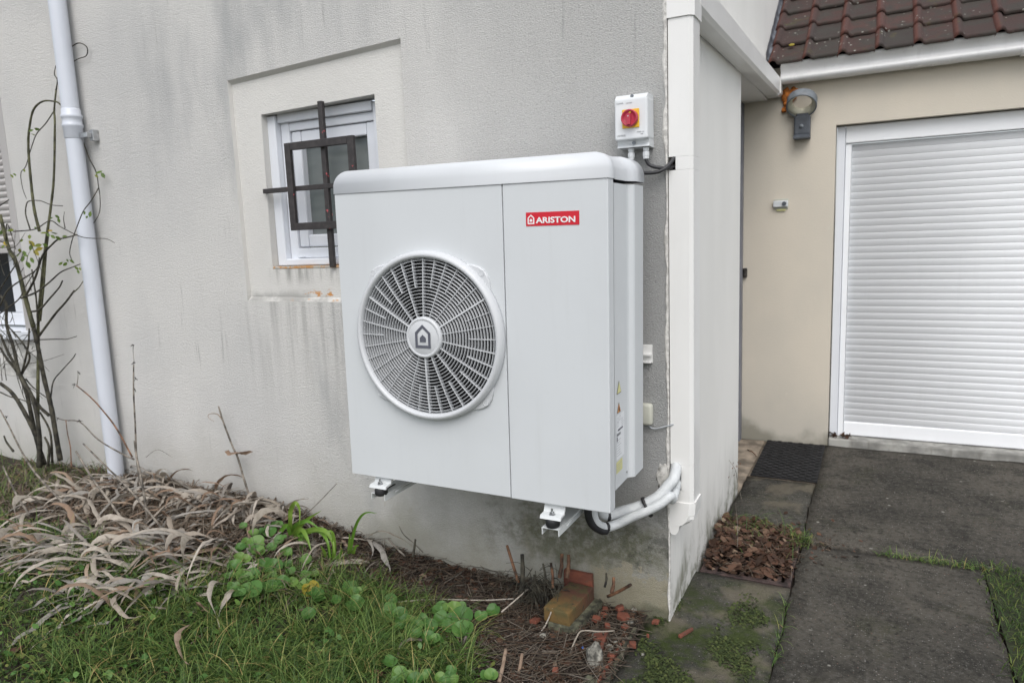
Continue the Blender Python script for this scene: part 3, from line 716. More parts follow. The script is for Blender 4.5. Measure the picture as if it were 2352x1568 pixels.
# gutter on the garage eaves
gt = thing('gutter', (1.4, Y2-.07, 2.30), 'white moulded gutter along the garage eaves under the roof tiles', 'gutter')
prof = [(2.470, 2.392), (2.470, 2.292), (2.440, 2.281), (2.398, 2.283), (2.376, 2.290), (2.366, 2.302), (2.366, 2.314), (2.378, 2.326), (2.380, 2.345), (2.368, 2.368), (2.352, 2.378), (2.344, 2.386), (2.347, 2.396), (2.356, 2.398), (2.362, 2.390), (2.392, 2.330), (2.410, 2.30), (2.44, 2.297), (2.458, 2.305), (2.460, 2.392)]
bm = bmesh.new(); PA = [bm.verts.new((.088, y, z)) for y, z in prof]; PB = [bm.verts.new((3.5, y, z+.012)) for y, z in prof]
for i in range(len(prof)-1): bm.faces.new((PA[i], PA[i+1], PB[i+1], PB[i]))
obj('trough', bm, 'gutter_white', gt, True)
obj('end_stop', prism([prof[0], prof[1], prof[2], prof[3], prof[4], prof[6], prof[8], prof[10]], 'x', .0845, .0875), 'gutter_white', gt)
for x in (1.30, 2.4): obj('joint', prism([(y-(.003 if y < 2.44 else -.003), z-(.003 if z < 2.3 else 0)) for y, z in prof[1:12]], 'x', x, x+.07), 'gutter_white', gt)

# wall lamp
lp = thing('wall_lamp', (.205, Y2, 1.95), 'grey ring-shaped outdoor wall lamp with motion sensor beside the garage door', 'wall lamp')
bm = B((.160, Y2-.055, 1.972), (.254, Y2-.002, 2.085), .008); obj('base', bm, 'lamp_grey', lp)
obj('base_lip', prism([(Y2-.056, 1.975), (Y2-.085, 1.955), (Y2-.085, 1.948), (Y2-.002, 1.948), (Y2-.002, 1.971), (Y2-.056, 1.971)], 'x', .160, .254), 'lamp_grey', lp)
obj('sensor', lathe([(.012, -.060), (.012, -.056), (.009, -.064), (.002, -.067)], 16, (.204, Y2, 2.022), 'y'), 'lamp_grey_light', lp, True)
tilt = Matrix.Translation((.205, Y2-.075, 2.155)) @ Euler((math.radians(48), 0, 0)).to_matrix().to_4x4()
rg = lathe([(.088, -.028), (.088, .028), (.084, .031), (.080, .028), (.080, -.0), (.080, -.028), (.084, -.031)], 40, (0, 0, 0), 'y', closed=True)
obj('ring', rg, 'lamp_grey_light', lp, True, tilt)
obj('diffuser', lathe([(.0795, -.0265), (.0795, .024), (.054, .020), (.058, -.0)], 40, (0, 0, 0), 'y', closed=True), 'lamp_cream', lp, True, tilt)
obj('neck', B((.172, Y2-.05, 2.075), (.242, Y2-.02, 2.10), .006), 'lamp_grey', lp)

# doorbell
db = thing('doorbell', (.086, Y2, 1.56), 'small cream doorbell push with grey button on the beige wall', 'doorbell')
obj('backplate', B((.046, Y2-.006, 1.528), (.132, Y2-.001, 1.592), .002), 'beige_plastic', db)
obj('case', B((.042, Y2-.026, 1.540), (.130, Y2-.007, 1.580), .004), 'casing_white', db)
obj('button', lathe([(.013, -.031), (.0135, -.027), (.0135, -.024)], 18, (.108, Y2, 1.560), 'y'), 'lamp_grey', db)
obj('name_strip', B((.062, Y2-.012, 1.516), (.116, Y2-.006, 1.527), .001), 'label_yellow', db)

# garage roller door
gd = thing('garage_door', (1.6, 2.56, .05), 'white roller garage door of narrow horizontal slats', 'garage door')
obj('side_rail', B((GL+.006, 2.535, .05), (GL+.052, 2.615, GT-.006), .004), 'frame_white', gd); obj('side_channel', B((GL+.054, 2.552, .05), (GL+.086, 2.615, 1.905), .004), 'shutter_white', gd)
obj('side_rail', B((GR-.07, 2.535, .05), (GR-.004, 2.615, GT-.006), .004), 'frame_white', gd)
obj('shutter_box', B((GL+.054, 2.540, 1.908), (GR-.072, 2.615, GT-.006), .004), 'shutter_white', gd)
SLH = .0418; prof = [(2.600, .0), (2.5808, .0002), (2.5806, .003), (2.5794, .009), (2.5784, .015), (2.578, .021), (2.5782, .028), (2.5791, .035), (2.5806, .0412), (2.600, .0416)]
slm = mesh(prism(prof, 'x', GL+.088, GR-.072), 'shutter_white', True)
for i in range(42): link('slat', slm, gd, Matrix.Translation((0, 0, .147+i*SLH)))
obj('bottom_rail', B((GL+.088, 2.574, .052), (GR-.072, 2.61, .145), .008), 'shutter_white', gd)

# door mat
mt = thing('door_mat', (.2, 2.1, 0), 'black woven rubber door mat below the lamp and doorbell', 'door mat')
obj('backing', B((.028, 1.716, .0), (.384, 2.455, .006), .002), 'dark_void', mt)
rb = mesh(B((-.0145, -.006, 0), (.0145, .006, .007), .003, 1), 'mat_rubber')
i = 0
for a in range(11):
    for b in range(26):
        x = .046+a*.0320+(.0 if b % 2 else .004); y = 1.730+b*.0276
        link('rib', rb, mt, Matrix.Translation((x, y, .0055+.005*((a+b) % 2))))

# isolator switch
sw = thing('isolator_switch', (-.1, 0, 1.7), 'white isolator switch box with red rotary knob on a yellow plate', 'switch')
sx0, sx1, sz0, sz1, sy = -.155, -.043, 1.704, 1.872, -.082
bm = bmesh.new(); box(bm, (sx0, sy, sz0+.022), (sx1, -.002, sz1-.012), .007, 3); obj('case', bm, 'box_white', sw)
bm = prism([(sy+.002, sz1-.014), (sy+.018, sz1-.0005), (-.002, sz1), (-.002, sz1-.02), (sy+.004, sz1-.02)], 'x', sx0+.002, sx1-.002); obj('top_slope', bm, 'box_white', sw)
bm = prism([(-.002, sz0+.03), (sy+.004, sz0+.03), (sy+.024, sz0+.021), (sy+.028, sz0+.011), (sy+.020, sz0), (-.002, sz0-.002)], 'x', sx0+.0015, sx1-.0015); obj('bottom_slope', bm, 'box_white', sw)
for z, yy in ((sz1-.007, sy+.009), (sz0+.013, sy+.022)):
    obj('screw_hole', lathe([(.0055, -.004), (.0055, .002)], 14, (-.096, yy, z), 'y'), 'lamp_grey_light', sw)
kx, kz = -.0985, 1.793
obj('plate', B((kx-.029, sy-.004, kz-.030), (kx+.029, sy-.0005, kz+.030), .002), 'yellow_plate', sw)
kn = obj('knob', lathe([(.027, -.0045), (.0275, -.012), (.0275, -.021), (.0255, -.0235), (.0225, -.0225), (.0215, -.018), (.012, -.017), (.001, -.017)], 40, (kx, sy, kz), 'y'), 'red_knob', sw, True)
obj('handle', prism([(kx-.0065, kz-.0215), (kx+.0065, kz-.0215), (kx+.0065, kz+.010), (kx, kz+.0155), (kx-.0065, kz+.010)], 'y', sy-.028, sy-.0165), 'red_knob', kn)
obj('screw', lathe([(.0022, -.0288), (.0022, -.027)], 10, (kx-.001, sy, kz+.005), 'y'), 'zinc', kn)
obj('indicator', B((kx-.001, sy-.0185, kz+.0155), (kx+.006, sy-.0165, kz+.0205)), 'yellow_plate', kn)
for (bd, sz, x, z, s) in (('CLIMA', .0072, sx0+.008, sz1-.030, 1.15), ('concept', .006, sx0+.040, sz1-.030, 1.1), ('UNIVERSEL', .0085, sx0+.008, sz0+.034, .75), ('220/250V~ 16A', .0045, sx1-.036, sz0+.043, .85), ('3P/2P', .0045, sx1-.024, sz0+.036, .85)):
    text(bd, sz, 'pale_print', sw, Matrix.Translation((x, sy-.0006, z)) @ FRONT, s)
GLX = ((-.112, 1.698), (-.061, 1.698))
for gx_, gz_ in GLX:
    o = obj('cable_gland', lathe([(.009, .004), (.0105, .004), (.0105, -.006), (.0085, -.007), (.0085, -.009)], 8, (gx_, -.04, gz_), 'z'), 'box_white', sw)
    obj('gland_nut', lathe([(.0105, -.010), (.0115, -.012), (.0115, -.024), (.0105, -.026), (.0100, -.033), (.0075, -.0345)], 8, (gx_, -.04, gz_), 'z'), 'box_white', sw)
c1 = obj('power_cable', tube(crs([(-.112, -.04, 1.672), (-.111, -.04, 1.655), (-.098, -.042, 1.632), (-.068, -.043, 1.619), (-.028, -.040, 1.618), (-.004, -.03, 1.627), (.012, -.012, 1.645), (.020, .004, 1.662), (.022, .03, 1.676)], 7), .0062, n=12), 'cable_black', None, True)
tag(c1, 'black cable looping from the switch box\'s left gland into the trunking', 'cable', 'black cables below the switch box')
c2 = obj('power_cable', tube(crs([(-.061, -.04, 1.672), (-.060, -.04, 1.660), (-.050, -.036, 1.644), (-.028, -.028, 1.635), (-.005, -.014, 1.631), (.012, .004, 1.634), (.02, .03, 1.64)], 7), .0062, n=12), 'cable_black', None, True)
tag(c2, 'short black cable from the switch box\'s right gland into the trunking', 'cable', 'black cables below the switch box')

# cut length of cable duct and sensor box on the wall behind the unit
rl = thing('rail_offcut', (-.085, 0, 1.0), 'white plastic rail end on the grey wall beside the heat pump', 'rail')
obj('back', B((-.17, -.006, .965), (-.056, -.001, 1.03), .001), 'trunk_white', rl); obj('ledge', B((-.17, -.022, .992), (-.058, -.0065, .999), .001), 'trunk_white', rl); obj('lower_lip', B((-.17, -.022, .966), (-.057, -.0065, .974), .002), 'trunk_white', rl)
se = thing('sensor_box', (-.09, 0, .78), 'beige rounded junction box on the grey wall beside the heat pump', 'junction box')
obj('case', B((-.135, -.030, .742), (-.053, -.001, .822), .012, 4), 'beige_plastic', se, True)
cbl = obj('sensor_cable', tube(crs([(-.073, -.012, .744), (-.062, -.014, .733), (-.045, -.012, .730), (-.022, -.010, .737), (.006, -.003, .745), (.016, .006, .748)], 7), .0028, n=9), 'grey_cable', None, True)
tag(cbl, 'thin grey cable from the beige box to the trunking', 'cable')

# ================================================================== HEAT PUMP
UM = Matrix.Translation((-.074, -.427, .569)) @ Matrix.Rotation(.010, 4, 'Z') @ Matrix.Rotation(.012, 4, 'Y')
hp = thing('heat_pump', (0, 0, 0), 'large white wall-mounted heat pump outdoor unit with round fan grille', 'heat pump', M=UM)
# local frame: x -1..0, y 0 front .. + back, z 0 panel bottom
def U(nm, bm, m, par=None, sm=False, extra=None): return obj(nm, bm, m, par or hp, sm, UM @ extra if extra else UM)
H = 1.018; XS = -.344; DPT = .325
FR = (-.633, .528)                                        # fan centre (x, z)
FR_R = .262
def panel_outline_hole():
    bm = bmesh.new(); n_ = 96; x0, x1, z0, z1 = -1.0, XS-.001, 0.0, H-.002; r = .006
    def rect(a):
        dx, dz = math.cos(a), math.sin(a); t = 1e9
        if dx > 1e-9: t = min(t, (x1-FR[0])/dx)
        if dx < -1e-9: t = min(t, (x0-FR[0])/dx)
        if dz > 1e-9: t = min(t, (z1-FR[1])/dz)
        if dz < -1e-9: t = min(t, (z0-FR[1])/dz)
        return FR[0]+dx*t, FR[1]+dz*t
    ang = sorted([2*PI*i/n_ for i in range(n_)] + [math.atan2(z-FR[1], x-FR[0]) % (2*PI) for x in (x0, x1) for z in (z0, z1)])
    I = [bm.verts.new((FR[0]+FR_R*math.cos(a), 0, FR[1]+FR_R*math.sin(a))) for a in ang]
    O = [bm.verts.new((rect(a)[0], 0, rect(a)[1])) for a in ang]
    O2 = [bm.verts.new((v.co.x, .022, v.co.z)) for v in O]; I2 = [bm.verts.new((v.co.x, .05, v.co.z)) for v in I]
    for i in range(len(ang)):
        j = (i+1) % len(ang); bm.faces.new((I[i], I[j], O[j], O[i])); bm.faces.new((O[i], O[j], O2[j], O2[i])); bm.faces.new((I[i], I2[i], I2[j], I[j]))
    return bm
U('front_panel', panel_outline_hole(), 'casing_white')
bm = bmesh.new(); box(bm, (XS+.001, 0.0, -.004), (0, .050, H-.002), .0035, 2); U('front_panel', bm, 'casing_white')
# casing: side panels, back
sp = bmesh.new()
out = [(0-.001, .052), (-.006, .060), (-.009, .07), (-.009, .204), (-.005, .214), (0.007, .222), (.011, .228), (.011, DPT), (-1.0, DPT), (-1.0, .024)]
A_ = [sp.verts.new((x, y, .043)) for x, y in out]; B_ = [sp.verts.new((x, y, H-.014)) for x, y in out]
for i in range(len(out)-1): sp.faces.new((A_[i], A_[i+1], B_[i+1], B_[i]))
casing = U('side_panel', sp, 'casing_white')
U('base_pan', B((-.995, .024, .043), (-.012, DPT-.004, .060), .003), 'bracket_white')
# cap with rounded shoulders
cap_o = [(-1.002, -.003), (-.5, -.004), (.002, -.003), (.003, .055), (-.003, .068), (-.006, .085), (-.006, .190), (-.001, .206), (.007, .218), (.014, .226), (.014, DPT+.003), (-.5, DPT+.004), (-1.002, DPT+.003)]
bm = bmesh.new(); lv = []; CAPH = .078; cxm, cym = -.49, DPT/2
for k in range(10):
    t = k/9; a = t*PI/2; z = H-.004 + (0 if k == 0 else .020+(CAPH-.020)*math.sin(a))
    if k == 0: ix = iy = 0
    else: ix = .052*(1-math.cos(a)); iy = .026*(1-math.cos(a))
    ring = []
    for x, y in cap_o:
        dx = ix if abs(x-cxm) > .3 else 0
        ring.append(bm.verts.new((x-math.copysign(dx, x-cxm), y-math.copysign(iy, y-cym)*min(1, abs(y-cym)/.13), z)))
    lv.append(ring)
for a, b in zip(lv, lv[1:]):
    for i in range(len(cap_o)): bm.faces.new((a[i], a[(i+1) % len(cap_o)], b[(i+1) % len(cap_o)], b[i]))
bm.faces.new(lv[-1]); U('top_cap', bm, 'cap_white', None, True)
U('cap_seam', B((-.999, .004, H-.010), (-.003, .03, H-.002)), 'dark_void')
U('screw', lathe([(.005, -.006), (.005, 0)], 10, (-.008, .218, H+.006), 'y'), 'zinc')
# fan housing and rotor
U('fan_housing', lathe([(.2615, .012), (.2615, .16), (.24, .20), (.01, .205)], 64, (FR[0], 0, FR[1])), 'dark_void')
bm = bmesh.new(); lathe([(.07, .07), (.075, .10), (.075, .17)], 24, (FR[0], 0, FR[1]), bm=bm)
rotor = U('fan_rotor', bm, 'fan_black')
for k in range(3):
    bm = bmesh.new(); G = []
    for i in range(6):
        r_ = .07+i*.034; row = []
        for j in range(7):
            a = 2*PI*k/3+.35+(j/6-.5)*1.25+.10*i; y = .135-(j/6-.5)*.075
            row.append(bm.verts.new((FR[0]+r_*math.cos(a), y, FR[1]+r_*math.sin(a))))
        G.append(row)
    for a, b in zip(G, G[1:]):
        for j in range(6): bm.faces.new((a[j], a[j+1], b[j+1], b[j]))
    U('blade', bm, 'fan_black', rotor, True)
# grille: corner plate, outer ring, rings, spokes, hub
def rsq(h, r, n_=8):
    o = []
    for k, (sx, sz) in enumerate(((1, 1), (-1, 1), (-1, -1), (1, -1))):
        for i in range(n_+1):
            a = PI/2*k+PI/2*i/n_; o.append((FR[0]+sx*(h-r)+r*math.cos(a), FR[1]+sz*(h-r)+r*math.sin(a)))
    return o
bm = bmesh.new(); n_ = 96
def sqr(a, h=.243, r=.052):
    # star-shaped rounded square with slightly bowed sides
    c_, s_ = abs(math.cos(a)), abs(math.sin(a)); p_ = 7
    return h/((c_**p_+s_**p_)**(1/p_))
L0, L1, L2, L3 = [], [], [], []
for i in range(n_):
    a = 2*PI*i/n_; c_, s_ = math.cos(a), math.sin(a); R_ = max(sqr(a), .262)
    L0.append(bm.verts.new((FR[0]+.2618*c_, -.009, FR[1]+.2618*s_)))
    L1.append(bm.verts.new((FR[0]+(R_-.003)*c_, -.009, FR[1]+(R_-.003)*s_))); L2.append(bm.verts.new((FR[0]+R_*c_, -.006, FR[1]+R_*s_))); L3.append(bm.verts.new((FR[0]+R_*c_, .001, FR[1]+R_*s_)))
for i in range(n_):
    j = (i+1) % n_
    for P_, Q_ in ((L0, L1), (L1, L2), (L2, L3)): bm.faces.new((P_[i], P_[j], Q_[j], Q_[i]))
gp_ = U('fan_grille', bm, 'grille_white')
U('outer_ring', lathe([(.2880, .0), (.2880, -.010), (.2865, -.020), (.282, -.029), (.276, -.033), (.270, -.033), (.2655, -.029), (.2630, -.020), (.2625, .012)], 96, (FR[0], 0, FR[1]), closed=True), 'grille_white', gp_, True)
dome = lambda r: -.021-.014*(1-(r/.26)**2)
NR = 17
for k in range(NR):
    r = .080+(.2555-.080)*k/(NR-1); y = dome(r)
    U('ring', lathe([(r-.0007, y), (r+.0007, y), (r+.0008, y+.0095), (r-.0005, y+.0095)], 72, (FR[0], 0, FR[1]), closed=True), 'grille_white', gp_, False)
def spoke(a, r0, r1, wd, off=0.0):
    bm = bmesh.new(); G = []
    for t in (0, .33, .66, 1):
        r = r0+(r1-r0)*t; y = dome(r)-.0006
        d = Vector((math.cos(a), 0, math.sin(a))); q = Vector((-math.sin(a), 0, math.cos(a))); c_ = Vector((FR[0], 0, FR[1]))+d*r
        G.append([bm.verts.new(c_+q*wd+Vector((0, y, 0))), bm.verts.new(c_-q*wd+Vector((0, y, 0))), bm.verts.new(c_-q*wd*.8+Vector((0, y+.016, 0))), bm.verts.new(c_+q*wd*.8+Vector((0, y+.016, 0)))])
    for u, v in zip(G, G[1:]):
        for j in range(4): bm.faces.new((u[j], u[(j+1) % 4], v[(j+1) % 4], v[j]))
    U('spoke', bm, 'grille_white', gp_)
for k in range(18):
    a = 2*PI*k/18+PI/2; thick = k % 6 == 3
    spoke(a, .066, .262, .0026 if thick else .0008)
    spoke(a+PI/18, .168, .262, .0008)
hub = U('hub', lathe([(.069, .0), (.070, -.034), (.067, -.041), (.060, -.0425), (.0585, -.040), (.057, -.0408), (.001, -.042)], 56, (FR[0], 0, FR[1])), 'grille_white', gp_, True)
def house_logo(cx, cz, s, y, m, par, w=.10):
    def pent(h, wd, ap, base): return [(-wd, base), (wd, base), (wd, h), (0, ap), (-wd, h)]
    o = pent(.22*s, .42*s, .60*s, -.50*s); i_ = pent(.175*s, (.42-w*1.1)*s, (.60-w*1.35)*s, (-.50+w*1.1)*s)
    V = [(cx+x, y, cz+z) for x, z in o+i_]; F = [(k, (k+1) % 5, 5+(k+1) % 5, 5+k) for k in range(5)]
    k = len(V); V += [(cx+x, y, cz+z) for x, z in pent(-.02*s, .165*s, .13*s, -.22*s)]; F.append(tuple(range(k, k+5)))
    return link('emblem', vmesh(V, F, m), par, UM)
house_logo(FR[0], FR[1]+.001, .072, -.0432, 'grey_print', hub, .12)
for sx in (-1, 1):
    for sz in (-1, 1): U('screw_cover', lathe([(.010, -.0092), (.010, -.0104), (.0088, -.0106), (.008, -.0098), (.001, -.0098)], 20, (FR[0]+sx*.212, 0, FR[1]+sz*.212)), 'grille_white', gp_)
# red badge
bx0, bz0, bw, bh = -.2635, .883, .174, .0412
bd = U('badge', B((bx0, -.0012, bz0), (bx0+bw, -.0002, bz0+bh)), 'red_print')
house_logo(bx0+.0170, bz0+.0190, .0265, -.0018, 'white_print', bd, .13)
text('ARISTON', .0242, 'white_print', bd, UM @ Matrix.Translation((bx0+.0345, -.0018, bz0+.0085)) @ FRONT, 1.27, .0007)
# side labels on the recessed side panel (faces +X)
lx = -.0088
def lab(nm, pts, m): return link(nm, vmesh([(lx+.0006, y, z) for y, z in pts], [tuple(range(len(pts)))], m), hp, UM)
def inner(pts, f):
    cy_ = sum(p[0] for p in pts)/len(pts); cz_ = sum(p[1] for p in pts)/len(pts); return [(cy_+(y-cy_)*f, cz_+(z-cz_)*f) for y, z in pts]
tri = [(.094, .352), (.142, .352), (.118, .394)]
lab('warning_label', tri, 'seed_dark'); link('print', vmesh([(lx+.0011, y, z) for y, z in inner(tri, .86)], [(0, 1, 2)], 'label_yellow'), hp, UM)
tri = [(.096, .290), (.136, .290), (.116, .324)]
lab('flame_label', tri, 'seed_dark'); link('print', vmesh([(lx+.0011, y, z) for y, z in inner(tri, .84)], [(0, 1, 2)], 'label_orange'), hp, UM)
link('print', vmesh([(lx+.0016, y, z) for y, z in [(.112, .295), (.121, .295), (.122, .302), (.1165, .311), (.111, .302)]], [(0, 1, 2, 3, 4)], 'seed_dark'), hp, UM)
lab('rating_plate', [(.088, .138), (.170, .138), (.170, .284), (.088, .284)], 'label_white')
def pr_(y0, y1, z0, z1, m='grey_print'): link('print', vmesh([(lx+.0011, y0, z0), (lx+.0011, y1, z0), (lx+.0011, y1, z1), (lx+.0011, y0, z1)], [(0, 1, 2, 3)], m), hp, UM)
for k in range(7): pr_(.092+.0, .092+random.uniform(.03, .072), .150+k*.0085, .1514+k*.0085, 'pale_print')
for k in range(12): pr_(.093+k*.0032, .0945+k*.0032+random.uniform(0, .001), .216, .224)
pr_(.093, .101, .198, .213)
for k in range(6): pr_(.138, .138+random.uniform(.018, .03), .236+k*.0055, .2372+k*.0055, 'pale_print')
for y0, z0 in ((.095, .262), (.118, .264), (.098, .246)):
    for (a, b, c_, d) in ((0, .014, 0, .001), (0, .014, .013, .014), (0, .001, .0012, .0128), (.013, .014, .0012, .0128)): pr_(y0+a, y0+b, z0+c_, z0+d, 'pale_print')
text('ARISTON', .0095, 'grey_print', hp, UM @ Matrix.Translation((lx+.0012, .102, .231)) @ RIGHT, 1.3)
lab('notice_label', [(.088, .094), (.150, .094), (.150, .132), (.088, .132)], 'label_yellow')
for k in range(4): pr_(.092, .092+random.uniform(.03, .05), .100+k*.007, .1013+k*.007, 'pale_print')
U('screw', lathe([(.004, 0), (.004, .003), (.001, .004)], 10, (lx+.0, .196, .068), 'x'), 'zinc')
# feet: flanges with stud and rubber buffers
ARMS = ((-.947, -.036), (-.269, -.046))                    # world x of each arm, flange height below the panel edge
for ax, zz in ARMS:
    lxx = ax+.074
    pr = [(-.022, zz), (-.018, zz+.010), (.010, zz+.012), (.020, zz+.030), (.030, .043), (.08, .043), (.08, .037), (.036, .037), (.026, zz+.022), (.014, zz+.006), (-.012, zz+.004), (-.016, zz-.002)]
    ft = U('foot', prism([(y, z) for y, z in pr], 'x', lxx-.036, lxx+.036), 'bracket_white', None)
    st_ = U('stud', tube([(lxx, -.004, zz-.002), (lxx, -.004, zz+.030)], .0038, n=7), 'zinc', ft)
    U('nut', lathe([(.008, 0), (.008, .007)], 6, (lxx, -.004, zz+.0125), 'z'), 'zinc', ft); U('washer', lathe([(.0105, 0), (.0105, .0015)], 16, (lxx, -.004, zz+.0108), 'z'), 'zinc', ft)
    U('buffer', lathe([(.021, 0), (.0235, -.006), (.0235, -.022), (.021, -.029)], 24, (lxx, .0, zz-.001), 'z'), 'black_rubber', ft, True)
# wall brackets
for ax, dz in ARMS:
    left = ax < -.5
    zt = (.519 if left else .494); ax -= (.009 if left else .003)
    br = thing('wall_bracket', (ax, 0, zt-.03), 'white steel support arm under the %s of the heat pump' % ('fan side' if left else 'right end'), 'wall bracket', 'support arms under the heat pump')
    o = []
    ch = [(-.030, -.024), (-.030, 0), (.030, 0), (.030, -.024), (.0275, -.024), (.0275, -.0025), (-.0275, -.0025), (-.0275, -.024)]
    obj('arm', prism([(ax+x, zt+z) for x, z in ch], 'y', -.446, -.012), 'bracket_white', br)
    obj('wall_plate', B((ax-.032, -.0115, zt-.10), (ax+.032, -.001, zt+.30), .002), 'bracket_white', br)
    obj('brace', prism([(-.012, zt-.085), (-.012, zt-.026), (-.20, zt-.026)], 'x', ax+.024, ax+.027), 'bracket_white', br)
    obj('slot', B((ax-.004, -.40, zt+.0003), (ax+.004, -.34, zt+.0012)), 'seed_dark', br)
    obj('embossing', tube([(ax+.0305, -.38, zt-.012), (ax+.0308, -.34, zt-.011), (ax+.0308, -.20, zt-.011)], .0025, n=6), 'bracket_white', br, True)

# insulated pipes between the unit and the trunking
def W8(x, y, Y): return at(*z8(x, y), Y)
def W9(x, y, Y): return at(*z9(x, y), Y)
up = crs([W8(1845, 300, -.20), W8(1850, 400, -.185), W8(1890, 440, -.15), W8(1990, 415, -.125), W8(2120, 378, -.105), W8(2235, 318, -.085), W8(2312, 235, -.062), W9(148, 290, -.045), W9(163, 230, -.01), W9(166, 180, .045)], 8)
pp = thing('insulated_pipe', up[0], 'thick upper white insulated hose bending from the heat pump to the trunking', 'pipe', 'insulated pipes below the heat pump')
obj('hose', tube(up, .0195, n=18), 'hose', pp, True)
lo = crs([W8(1805, 330, -.24), W8(1800, 420, -.235), W8(1822, 490, -.225), W8(1880, 520, -.19), W8(1960, 500, -.155), W8(2060, 452, -.14), W8(2150, 415, -.13), W8(2250, 365, -.11), W8(2320, 312, -.085), W9(140, 415, -.06), W9(163, 340, -.02), W9(170, 280, .035)], 8)
p2 = thing('insulated_pipe', lo[0], 'lower white insulated hose dipping below the heat pump\'s right corner', 'pipe', 'insulated pipes below the heat pump')
obj('hose', tube(lo, .0165, n=18), 'hose', p2, True)
# bare black section and ties
bl = crs([W8(1775, 330, -.26), W8(1768, 430, -.255), W8(1795, 500, -.245), W8(1850, 540, -.215), W8(1890, 545, -.19)], 8)
p3 = obj('drain_hose', tube(bl, .0135, n=14), 'black_rubber', None, True); tag(p3, 'black hose bend below the heat pump\'s right end, under the white hoses', 'hose')
def tie(c, axis, ra, rb, nm, par):
    ax_ = Vector(axis).normalized(); a = ax_.cross(Vector((0, 1, 0))).normalized(); b = ax_.cross(a)
    pts = [c+a*math.cos(2*PI*i/28)*ra+b*math.sin(2*PI*i/28)*rb for i in range(29)]
    bm = bmesh.new(); G = []
    for i in range(28):
        p_ = pts[i]; d = (p_-c).normalized(); wv = .006*(1+.35*mnoise.noise((i*.9, 2, 1)))
        G.append([bm.verts.new(p_-ax_*wv), bm.verts.new(p_+d*.0018), bm.verts.new(p_+ax_*wv)])
    for i in range(28):
        u, v = G[i], G[(i+1) % 28]
        for j in range(2): bm.faces.new((u[j], u[j+1], v[j+1], v[j]))
    return obj(nm, bm, 'black_rubber', par)
k_ = 34; ca = (up[k_]+lo[48])/2
tie((up[34]+lo[50])/2, up[36]-up[32], (up[34]-lo[50]).length/2+.0195, .0225, 'tape_band', pp)
tie(lo[25], lo[27]-lo[23], .0175, .0175, 'tape_band', p2)
tie(up[17], up[19]-up[15], .0203, .0203, 'tape_band', pp)
# ================================================================== GARDEN
def yb(x):                                                 # front edge of the bare bed along the wall
    return np.interp(x, [-4.5, -2.6, -1.9, -1.45, -1.15, -.85, -.55, -.35, -.1], [-.50, -.52, -.50, -.30, -.22, -.28, -.48, -.72, -1.0])
hzv = np.vectorize(hz)
def blades(n_, P, lmin, lmax, wmin, wmax, lean, m, name, seg=3, tuft=None, az=None, lift=0.0, curl=1.2, flat=0.0):
    """n_ curved ribbons rooted at P (n,2) as one mesh"""
    n_ = len(P); a = rng.uniform(0, 2*PI, n_) if az is None else az
    L = rng.uniform(lmin, lmax, n_); Wd = rng.uniform(wmin, wmax, n_); ln = rng.uniform(lean*.3, lean, n_)
    z0 = hzv(P[:, 0], P[:, 1]) if lift is not None else np.zeros(n_)
    V = np.zeros((n_, (seg+1)*2, 3)); d = np.stack([np.cos(a), np.sin(a)], 1); s = np.stack([-np.sin(a), np.cos(a)], 1)
    tw = rng.uniform(-.6, .6, n_)
    hx = np.zeros(n_); hzz = np.zeros(n_)
    for k in range(seg+1):
        t = k/seg
        if k:
            ang = ln*(.35+curl*(t-.5/seg)); hx = hx+L/seg*np.sin(ang); hzz = hzz+L/seg*np.cos(ang)
        wd = Wd*(1-t**2*.92)*.5
        cx = P[:, 0]+d[:, 0]*hx; cy = P[:, 1]+d[:, 1]*hx; cz = z0+(lift or 0)+np.maximum(hzz, -.005)
        V[:, 2*k] = np.stack([cx+s[:, 0]*wd, cy+s[:, 1]*wd, cz+tw*wd*t], 1); V[:, 2*k+1] = np.stack([cx-s[:, 0]*wd, cy-s[:, 1]*wd, cz-tw*wd*t], 1)
    base = (np.arange(n_)*(seg+1)*2)[:, None]
    Q = np.concatenate([base+np.array([[2*k, 2*k+1, 2*k+3, 2*k+2]]) for k in range(seg)], 0)
    return npmesh(V.reshape(-1, 3), Q, m, True)
def scatter(n_, x0, x1, y0, y1, keep, clump=0.0, cs=7.0):
    out = []
    while len(out) < n_:
        x, y = rng.uniform(x0, x1), rng.uniform(y0, y1)
        pr = keep(x, y)
        if clump: pr *= max(0, min(1, .55+clump*mnoise.noise((x*cs, y*cs, 4.4))))
        if rng.random() < pr: out.append((x, y))
    return np.array(out)
def stuff(name, me, label, cat): return tag(link(name, me), label, cat, kind='stuff')
inview = lambda x, y: 1.0 if -3.6 < x < 0 else .4
kg = lambda x, y: smooth(.06, -.06, y-yb(x)+.10*smooth(-1.5, -1.9, x))*smooth(-.14, -.34, x)*(1 if y > -1.5 else .5)
